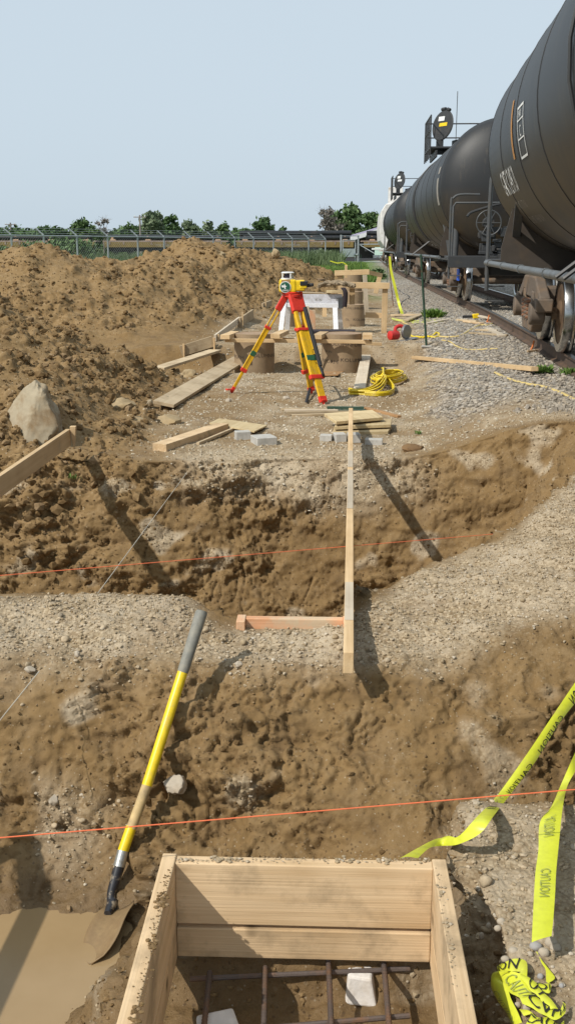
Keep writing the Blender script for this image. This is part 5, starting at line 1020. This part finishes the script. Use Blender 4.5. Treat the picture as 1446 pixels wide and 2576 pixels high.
tf('left row tube form partly behind the white sawhorse', 719, 58, 768, .0, .2285, [('NFORM', -55, -.22, .06), ('FORM', -50, -.42, .06)])
tf('low tube form seen under the sawhorse beam', 764, 46, 762, .1, .2285)
tf('tube form with a dark rim behind the instrument', 785, 43, 713, .1, .2285)
tf('farthest left row tube form behind the instrument', 797, 41, 702, .1, .2285)
# boards and pads bearing on the front tubes
yb_ = 15.52; z_ = tt-.045
lum_p = lambda label, a, b, w_, h_, m_, y0, y1, name='board', cat='board', g=None: tag(board(at_y(*a, y0), at_y(*b, y1), w_, h_, m_, name, None), label, cat, g)
lum_p('long thin board held across the front of both front tube forms', (566, 856), (935, 860), .030, .055, 'new_lumber', yb_, yb_)
lum_p('second thin board running behind the right front tube form', (690, 852), (960, 866), .030, .05, 'new_lumber', 16.25, 16.25)
for lab, px0, py0, px1, py1, y0, y1 in (('wood pad at the left of the left front tube form', 566, 848, 592, 838, 15.35, 16.3), ('wood pad between the front tube forms, right of the left one', 692, 846, 716, 835, 15.35, 16.3), ('wood pad left of the right front tube form', 797, 848, 815, 839, 15.40, 16.1), ('wood pad right of the right front tube form', 924, 848, 924, 842, 15.45, 16.0)): lum_p(lab, (px0, py0), (px1, py1), .14, .065, 'new_lumber', y0, y1, 'wood_pad', 'wood pad', 'wood pads beside the front tube forms')
paver('pale block wedged behind the right front tube form', 788, 808, 858, 872, .1)

# ---------------------------------------------------------------- wooden frames
def frame(label, pieces, group='wooden frames round the tube forms'):
    p0 = at_y(pieces[0][0][0], pieces[0][0][1], pieces[0][4]); o = root('wooden_frame', label, 'wooden frame', (p0.x, p0.y, .2), group=group)
    for (a, b, w_, nm, ya, yb2, m_) in pieces:
        board(at_y(*a, ya), at_y(*b, yb2), .038, w_, m_, nm, o, up=(1, 0, 0) if nm == 'post' else (0, 0, 1))
    return o
frame('nearest wooden frame with an upper and a lower crossbar', [((872, 717), (979, 719), .11, 'crossbar', 19.2, 19.2, 'new_lumber'), ((885, 724), (885, 766), .10, 'post', 19.25, 19.25, 'new_lumber'), ((968, 726), (965, 840), .10, 'post', 19.25, 19.25, 'new_lumber'), ((918, 792), (967, 794), .095, 'crossbar', 19.35, 19.3, 'new_lumber'), ((917, 692), (922, 792), .085, 'post', 20.4, 20.4, 'pale_plank')])
frame('farther wooden frame with a splayed right post', [((841, 687), (928, 684), .115, 'crossbar', 24.0, 24.0, 'new_lumber'), ((926, 685), (960, 693), .09, 'crossbar', 24.1, 24.4, 'new_lumber'), ((856, 690), (856, 745), .11, 'post', 24.05, 24.05, 'new_lumber'), ((955, 694), (944, 738), .10, 'post', 24.5, 24.5, 'new_lumber')])
def stake(label, a, b, y, w_, mat): 
    return tag(board(at_y(*b, y), at_y(*a, y), w_, .04, mat, 'stake', None, up=(0, 1, 0)), label, 'stake')
stake('short orange topped stake behind the far wooden frame', (869, 668), (869, 690), 26.0, .06, 'orange_wood') if 'orange_wood' in MATS else None
simple('orange_paint', (.66, .19, .05), .7); stake('wide orange painted stake behind the sawhorse legs', (786, 780), (786, 832), 18.6, .10, 'orange_ply'); stake('grey wooden stake beside the orange painted stake', (772, 770), (772, 828), 18.7, .07, 'pale_plank'); stake('tan stake behind the sawhorse beam', (816, 762), (816, 797), 21.5, .09, 'new_lumber')
stake('stake with orange tip rising behind the far crossbar', (870, 667), (870, 700), 25.5, .06, 'new_lumber')

# ---------------------------------------------------------------- sawhorse and what lies on it
ys = 19.0; sw_ = root('sawhorse', 'white painted sawhorse carrying a plank and dark cloth', 'sawhorse', at_y(785, 833, ys))
a, b = at_y(712, 752, ys), at_y(860, 752, ys); MB().bar(a, b, .10, .17).build('beam', 'white_beam', sw_, bevel=.006)
a, b = at_y(708, 767, ys-.08), at_y(852, 769, ys-.08); MB().bar(a, b, .03, .075).build('apron', 'white_paint', sw_, bevel=.003)
for (p, q, dy) in (((716, 748), (706, 836), -.25), ((726, 752), (722, 834), .25), ((842, 766), (845, 838), -.25), ((851, 766), (858, 837), .25)): MB().bar(at_y(*q, ys+dy), at_y(*p, ys+dy*.2), .045, .085, (1, 0, 0)).build('leg', 'white_paint', sw_, bevel=.004)
MB().bar(at_y(856, 748, ys-.09), at_y(857, 776, ys-.10), .09, .012, (0, 1, 0)).build('end_bracket', 'car_grey', sw_); lettering('K  N', .06, lambda x, y: at_y(793, 757, ys-.053)+Vector((x, 0, y))).build('lettering', 'grip_grey', sw_); lettering('B', .07, lambda x, y: at_y(845, 756, ys-.053)+Vector((x, 0, y))).build('lettering', 'grip_grey', sw_)
lum_p('short tan plank lying on the right end of the sawhorse', (820, 733), (862, 733), .24, .045, 'osb', ys, ys)
lum_p('thin plank end sticking out left on the sawhorse top', (742, 735), (830, 738), .2, .02, 'weathered_lumber', ys+.05, ys+.05)
cl = MB(); c0 = at_y(846, 722, ys-.02)
for k in range(9):
    pts = [c0+Vector((-.32+.62*t+rnd.uniform(-.03, .03), rnd.uniform(-.10, .10), .02+.05*math.sin(math.pi*t)+.02*math.sin(t*9+k)+rnd.uniform(-.01, .015))) for t in np.linspace(0, 1, 8)]; cl.tube(crom(pts, 3), .026, 6)
tag(cl.build('tool_belt', 'khaki_cloth', None, True), 'crumpled khaki tool belt heaped on the sawhorse plank', 'tool belt')
st_ = [at_y(862, 724, ys-.14), at_y(868, 735, ys-.17), at_y(868, 755, ys-.17), at_y(866, 772, ys-.17)]; mb = MB()
for p in crom(st_, 5): mb.v += [p+Vector((-.042, 0, 0)), p+Vector((.042, .01, 0))]
mb.f = [(2*i, 2*i+1, 2*i+3, 2*i+2) for i in range(len(mb.v)//2-1)]; o = mb.build('strap', 'dark_cloth', None, True); md = o.modifiers.new('thickness', 'SOLIDIFY'); md.thickness = .008; tag(o, 'dark strap hanging down from the sawhorse end', 'strap')
p = at_y(830, 834, 18.2); o = MB().prism([(-.42, -.16), (.42, -.2), (.45, .2), (-.4, .2)], .05, None, p).build('tray', 'dark_cloth', None, bevel=.01); tag(o, 'dark folded tarp lying at the foot of the sawhorse', 'tarp')

# ---------------------------------------------------------------- survey tripod and laser level
hd_ = at_y(735, 742, 12.45); tp = root('survey_tripod', 'yellow and red survey tripod standing in front of the tube forms', 'tripod', (hd_.x, hd_.y, 0))
MB().lathe([(.085, 0), (.10, .012), (.10, .035), (.085, .05), (0, .05)], 20, None, hd_+Vector((0, 0, -.03))).build('head_plate', 'tripod_red', tp, True)
def leg(foot, hx, wide, band):
    f_ = G(*foot); top = hd_+Vector((hx, (f_.y-hd_.y)*.06, -.01)); ax_ = (f_-top).normalized(); sx_ = Vector((1, 0, 0)) if not band else Vector((.8, .6, 0)); sx_ = (sx_-ax_*sx_.dot(ax_)).normalized(); L = (f_-top).length; nz = ax_.cross(sx_)
    lg = MB().bar(top-ax_*.03, top+ax_*.20, wide*1.25, .052, nz).build('leg', 'tripod_red', tp, bevel=.012)
    for s_ in (-1, 1): MB().bar(top+ax_*.14+sx_*s_*wide*.36, top+ax_*L*.74+sx_*s_*wide*.40, wide*.30, .036, nz).build('side_rail', 'tripod_yellow', lg, bevel=.008)
    MB().bar(top+ax_*L*.30, top+ax_*L*.94, wide*.60, .028, nz).build('extension', 'tripod_yellow', lg, bevel=.006)
    for k in ((.30, .035), (.73, .05)): MB().bar(top+ax_*L*k[0], top+ax_*(L*k[0]+k[1]), wide*1.28, .05, nz).build('clamp', 'tripod_red', lg, bevel=.006)
    MB().bar(top+ax_*L*.55, top+ax_*(L*.55+.07), wide*1.06, .038, nz).build('paint_mark', 'green_paint', lg, bevel=.006)
    ft = MB().bar(top+ax_*L*.925, f_-ax_*.03, wide*.62, .04, nz).tube([f_-ax_*.04, f_+ax_*.03], [.022, .006], 8); ft.bar(f_-ax_*.06, f_-ax_*.06+Vector((-.075 if foot[0] < 700 else .02, -.05, .008)), .05, .018); ft.build('foot', 'tripod_red', lg, bevel=.006)
    return lg, top, ax_, sx_, nz, L
leg((580, 990), -.075, .062, False); L2 = leg((815, 1018), .035, .155, True); leg((784, 990), .045, .14, True)
lg, top, ax_, sx_, nz, L = L2; nzc = nz if nz.dot(Vector((0, -1, .3))) > 0 else -nz
mb = MB(); pts = [top+ax_*L*t+sx_*(.065)+nzc*.035 for t in (.12, .3, .5, .66)]; mb.tube(crom(pts, 4), .026, 8); mb.build('strap', 'strap_black', lg, True)
mb = MB(); pts = [top+ax_*L*.64+sx_*.06+nzc*.03, top+ax_*L*.76+sx_*.06+nzc*.05, G(800, 975, .25), G(783, 985, .10), G(770, 1016, .015)]
for p in crom(pts, 5): mb.v += [p+Vector((-.018, 0, .006)), p+Vector((.018, 0, -.006))]
mb.f = [(2*i, 2*i+1, 2*i+3, 2*i+2) for i in range(len(mb.v)//2-1)]; o = mb.build('strap_tail', 'strap_black', lg, True); md = o.modifiers.new('thickness', 'SOLIDIFY'); md.thickness = .004
lettering('CMG', .085, lambda x, y: top+ax_*(L*.50+x)+sx_*(.018+y*.6)+nzc*.021).build('lettering', 'tape_print', lg)
lv = root('laser_level', 'yellow rotating laser level with a round green badge on the tripod', 'laser level', hd_+Vector((0, 0, .02))); o0 = hd_+Vector((-.02, 0, .02))
body = MB().box(o0+Vector((-.035, 0, .085)), (.20, .17, .15)).build('body', 'instrument_yellow', lv, bevel=.022, seg=3)
MB().box(o0+Vector((.105, .0, .09)), (.13, .15, .125)).build('battery_case', 'instrument_yellow', lv, bevel=.02, seg=3); MB().box(o0+Vector((.155, -.03, .115)), (.09, .12, .05)).build('control_panel', 'black_plastic', lv, bevel=.008)
MB().bar(o0+Vector((.10, -.05, .075)), o0+Vector((.19, -.05, .082)), .06, .045).build('rib', 'instrument_yellow', lv, bevel=.01)
MB().bar(o0+Vector((.17, -.02, .085)), o0+Vector((.27, -.03, .10)), .05, .04).build('handle', 'black_plastic', lv, bevel=.012); MB().lathe([(.10, 0), (.105, .02), (.085, .03)], 20, None, o0+Vector((.0, 0, -.012))).build('base_ring', 'tripod_red', lv, True)
mb = MB().lathe([(.078, .16), (.078, .176), (0, .176)], 20, None, o0+Vector((-.035, 0, 0))).lathe([(.074, .228), (.078, .236), (.06, .246), (0, .248)], 20, None, o0+Vector((-.035, 0, 0)))
for k in range(4): a_ = k*1.5708+.5; mb.box(o0+Vector((-.035+.068*math.cos(a_), .068*math.sin(a_), .20)), (.016, .016, .06))
mb.build('lantern_cage', 'instrument_white', lv, True); MB().lathe([(0, .176), (.042, .176), (.042, .228), (0, .228)], 16, None, o0+Vector((-.035, 0, 0))).build('prism_head', 'dark_lens', lv, True)
Mb = Matrix.Rotation(R(90), 3, 'X'); bc = o0+Vector((-.062, -.088, .075))
MB().lathe([(0, -.003), (.066, -.003), (.066, .004), (0, .004)], 28, Mb, bc).build('badge_rim', 'white_print', lv, True); bg_ = MB().lathe([(0, -.003), (.057, -.003), (.057, .007), (0, .007)], 28, Mb, bc).build('badge', 'badge_green', lv, True)
MB().prism([(-.04, .0), (-.03, .022), (-.012, .012), (-.002, .038), (.006, .014), (.024, .006), (.008, -.004), (.012, -.026), (-.002, -.022), (-.010, -.002), (-.024, -.010)], .003, Mb, bc+Vector((-.006, -.010, .002))).build('emblem', 'white_print', bg_)
for k in (-.034, -.043): MB().bar(bc+Vector((-.036, -.009, k)), bc+Vector((.036, -.009, k)), .002, .004).build('badge_line', 'white_print', bg_)
MB().box(o0+Vector((-.055, -.0865, .142)), (.10, .004, .026)).build('name_plate', 'brown_ply', lv)

# ---------------------------------------------------------------- cords, saw, steel stakes
def cord(label, pix, mat='cord_yellow', r=.012, lift=.012, cat='cord', name='extension_cord', group=None, wob=.0):
    pts = crom([G(*p) for p in pix], 6); pts = [H(p.x, p.y, lift+(rnd.uniform(0, wob))) for p in pts]; o = MB().tube(pts, r, 6).build(name, mat, None, True); return tag(o, label, cat, group)
cc = MB(); k_ = 1.4163; Cq = lambda x, y: ((1230+x/6.573)/k_, (1330+y/6.573)/k_)
loops = []
for k in range(13):                                               # the tied hank: a long tail bundle and a fat doubled loop
    f_ = k/12.; pts = [Cq(70+20*rnd.random(), 430+90*f_), Cq(300, 470+55*f_), Cq(560, 420+120*f_), Cq(760+60*f_, 330+200*f_), Cq(880+70*f_, 250+140*f_), Cq(820, 240+20*f_), Cq(700+60*f_, 300+40*f_)]
    P_ = [G(*p)+Vector((0, 0, .02+.012*(k % 4)+.10*math.exp(-((i-4)/1.3)**2))) for i, p in enumerate(pts)]; cc.tube(crom(P_, 6), .0082, 6)
for k in range(10):
    f_ = k/9.; c = Cq(1000-20*f_, 200+30*f_); P_ = []
    for a in np.linspace(0, 6.2832, 17)[:-1]:
        x, y = c; x += (44-12*f_)*math.cos(a)+6*math.sin(k); y += (11-3*f_)*math.sin(a)-3*math.cos(a)*1.2; P_.append(G(x, y)+Vector((0, 0, .03+.012*k)))
    cc.tube(P_, .0082, 6, closed=True)
for k in range(9):
    f_ = k/8.; pts = [Cq(850, 240), Cq(960+20*f_, 260+10*f_), Cq(1060+70*f_, 370+30*f_), Cq(1120*1+15*f_, 470), Cq(1020, 530+12*f_), Cq(760, 560+8*f_), Cq(450, 535+14*f_)]
    P_ = [G(*p)+Vector((0, 0, .02+.011*(k % 5)+.07*math.exp(-(i/1.5)**2))) for i, p in enumerate(pts)]; cc.tube(crom(P_, 6), .0082, 6)
P_ = [G(*Cq(850, 100))+Vector((0, 0, .13)), G(*Cq(880, 180))+Vector((0, 0, .17)), G(*Cq(880, 250))+Vector((0, 0, .15)), G(*Cq(900, 290))+Vector((0, 0, .06))]; cc.tube(crom(P_, 5), .013, 6)
tag(cc.build('coiled_cord', 'cord_yellow', None, True), 'thick coil of bright yellow cord lying by the pale plank', 'cord')
cord('yellow cord running from the two by four to the right edge', [(1244, 940), (1275, 955), (1320, 968), (1370, 977), (1410, 992), (1446, 1010), (1500, 1040)], 'cord_dirty', .016)
cord('yellow cord snaking from the saw cluster to the rail', [(1098, 848), (1128, 850), (1158, 846), (1182, 832), (1205, 820), (1225, 820), (1250, 812), (1285, 810)], 'cord_dirty', .018)
cord('short yellow cord lying behind the two by four', [(1110, 858), (1140, 868), (1165, 880), (1200, 882), (1250, 880)], 'cord_dirty', .012)
cord('yellow cord from the saw past the green steel stake', [(1024, 842), (1040, 850), (1060, 852), (1076, 850), (1092, 852), (1104, 846), (1098, 840), (1086, 848)], 'cord_yellow', .016, wob=.02)
cord('yellow cord winding behind the circular saw', [(1030, 838), (1032, 826), (1024, 818), (1012, 812), (1008, 806)], 'cord_dirty', .014)
cord('black hose looping beside the yellow tape strip', [(985, 700), (995, 722), (1012, 738), (1030, 748), (1012, 760), (1004, 778), (1003, 790)], 'black_plastic', .014)
p = G(1012, 858); sw2 = root('circular_saw', 'red circular saw lying beside the green steel stake', 'circular saw', p, .3)
MB().lathe([(.055, -.16), (.075, -.15), (.075, .0), (.06, .02)], 16, Matrix.Rotation(R(90), 3, 'Y')@Matrix.Rotation(R(-14), 3, 'X'), (-.10, 0, .10)).build('motor', 'saw_red', sw2, True, local=True); MB().prism([(.12*math.cos(a), .12*math.sin(a)) for a in np.linspace(0, 6.2832, 25)[:-1]], .045, Matrix.Rotation(R(90), 3, 'X')@Matrix.Rotation(R(30), 3, 'Y'), (.07, .02, .15)).build('blade_guard', 'saw_grey', sw2, bevel=.008, local=True)
MB().tube(crom([(-.12, .04, .14), (-.10, .06, .215), (-.02, .06, .245), (.05, .04, .20)], 4), .032, 8).build('handle', 'saw_red', sw2, True, local=True); MB().box((.06, -.04, .02), (.34, .16, .012), Matrix.Rotation(R(-12), 3, 'Y')).build('base_plate', 'saw_grey', sw2, local=True)
a = G(1072, 873); top = at_y(1058, 640, a.y-.05); st = root('steel_stake', 'green steel stake leaning upright right of the circular saw', 'steel stake', a)
d = (top-a); MB().bar(a-d.normalized()*.2, a+d, .035, .008, (0, 1, 0)).bar(a-d.normalized()*.2, a+d, .008, .035, (0, 1, 0)).build('post', 'post_green', st); MB().box(a+Vector((0, 0, .01)), (.16, .06, .03)).build('collar', 'concrete', st, bevel=.006)
for lab, b_, t_, m_, r_ in (('thin rusty rod standing beside the yellow tape strip', (990, 770), (976, 650), 'rust', .012), ('thin dark rod standing behind the wooden frames', (974, 714), (974, 655), 'post_green', .012), ('thin dark rod standing near the gate', (908, 684), (907, 640), 'post_green', .015)):
    a = G(*b_); o = MB().tube([a-Vector((0, 0, .1)), at_y(*t_, a.y)], r_, 6).build('steel_rod', m_, None, True); tag(o, lab, 'steel rod')
b_ = G(1012, 788); ty_ = b_.y
tape('caution_tape', 'yellow caution tape strip hanging from the rusty rod to the ground', [((977, 645), (982, 645)), ((980, 680), (986, 680)), ((990, 725), (997, 724)), ((1000, 765), (1006, 763)), ((1008, 792), (1015, 790))], yf=lambda f_: ty_*.99, lift=.03)
tape('caution_tape', 'thin yellow tape trailing across the boards behind the saw', [((984, 799), (984, 804)), ((1005, 803), (1004, 808)), ((1030, 806), (1030, 813)), ((1062, 806), (1062, 814)), ((1088, 802), (1090, 812))], lift=.06)
tape('caution_tape', 'yellow tape strung low in front of the gate', [((830, 655), (830, 658)), ((848, 660), (848, 663)), ((862, 659), (862, 662)), ((874, 667), (874, 670))], yf=lambda f_: 60, lift=.05)
pile = root('caution_tape', 'loose pile of yellow tape and cord beside the weeds', 'caution tape', G(1095, 808))
for k in range(7):
    x = 1062+k*8; tape('tape_fold', None, [((x-14, 812-rnd.uniform(0, 8)), (x-12, 816)), ((x, 804-rnd.uniform(0, 8)), (x+3, 810)), ((x+14, 800+rnd.uniform(-4, 8)), (x+15, 806))], lift=.05+.03*(k % 3), parent=pile)
for k in range(5): cord('', [(1060+rnd.uniform(0, 20), 812), (1080+rnd.uniform(-8, 8), 800+rnd.uniform(-3, 6)), (1105+rnd.uniform(-6, 8), 797+rnd.uniform(-2, 8)), (1122, 802+rnd.uniform(-3, 8)), (1100, 812)], 'cord_yellow', .011, .05) if False else None

# wood scraps and hammer by the rail
p = G(1190, 806); hm_ = root('hand_tool', 'yellow handled tool lying on the ballast beside the rail', 'tool', p)
MB().bar(p+Vector((-.02, 0, .08)), p+Vector((.10, .02, .09)), .09, .09).build('head', 'instrument_yellow', hm_, bevel=.012); MB().bar(p+Vector((-.22, .02, .07)), p+Vector((-.03, .0, .08)), .05, .05).build('grip', 'black_plastic', hm_, bevel=.01); MB().bar(p+Vector((.10, .0, .09)), p+Vector((.46, -.45, .03)), .075, .03).build('shaft', 'pale_plank', hm_)
for lab, a, b, w_, m_ in (('tan wood scrap under the yellow handled tool', (1168, 812), (1212, 818), .10, 'form_lumber'), ('dark wood scrap behind the yellow handled tool', (1150, 808), (1200, 812), .09, 'weathered_lumber'), ('grey wood scrap lying toward the rail', (1195, 834), (1250, 836), .08, 'weathered_lumber'), ('pale plank scrap crossing the grey scraps', (1225, 830), (1262, 850), .11, 'pale_plank'), ('long grey wood scrap nearest to the tube forms by the rail', (1180, 842), (1275, 848), .06, 'weathered_lumber'), ('brown splinter lying near the orange rail anchor', (1340, 878), (1388, 882), .03, 'brown_ply'), ('thin tan splinter lying below the orange rail anchor', (1325, 890), (1388, 884), .025, 'form_lumber')): lum(lab, a, b, w_, .03, m_, name='wood_scrap', cat='wood scrap', lift=.015)
def weed(label, px, py, n, hgt, wpx):
    o = root('weed', label, 'weed', G(px, py), group='weeds in the ballast'); c = G(px, py); zc = c.y; W = wpx*zc/FOC/2; V, F, T_ = [], [], []
    for k in range(n):
        q = Vector((rnd.gauss(0, W*.5), rnd.gauss(0, W*.4), 0)); d = Vector((rnd.uniform(-1, 1), rnd.uniform(-1, 1), rnd.uniform(.5, 1.8))).normalized(); L = hgt*rnd.uniform(.45, 1.1); s_ = d.cross(Vector((0, 0, 1))).normalized()*L*.11; b = len(V)
        V += [q, q+d*L*.5+s_, q+d*L-Vector((0, 0, L*.25)), q+d*L*.5-s_]; F.append((b, b+1, b+2, b+3)); T_ += [[rnd.random()]*3]*4
    me = npmesh('leaves', np.array([tuple(v) for v in V]), np.array(F), MATS['grass_blade'], {'tint': np.array(T_)}); lo = bpy.data.objects.new('leaves', me); place(lo, wm(o).copy(), o)
    MB().tube([c, c+Vector((.01, 0, hgt*.6))], [.006, .003], 5).build('stem', 'grass_stem', o)
simple('grass_stem', (.09, .14, .04), .8)
weed('green weed clump right of the green steel stake', 1090, 800, 260, .28, 40); weed('green weed at the end of the two by four', 1364, 942, 130, .17, 34); weed('small weed at the right border in the ballast', 1432, 946, 90, .15, 30); weed('tiny weed low on the flat gravel', 1052, 1092, 40, .05, 20)
weed('grey tuft of grass on the bank above the far trench at left', 190, 1205, 18, .07, 30)
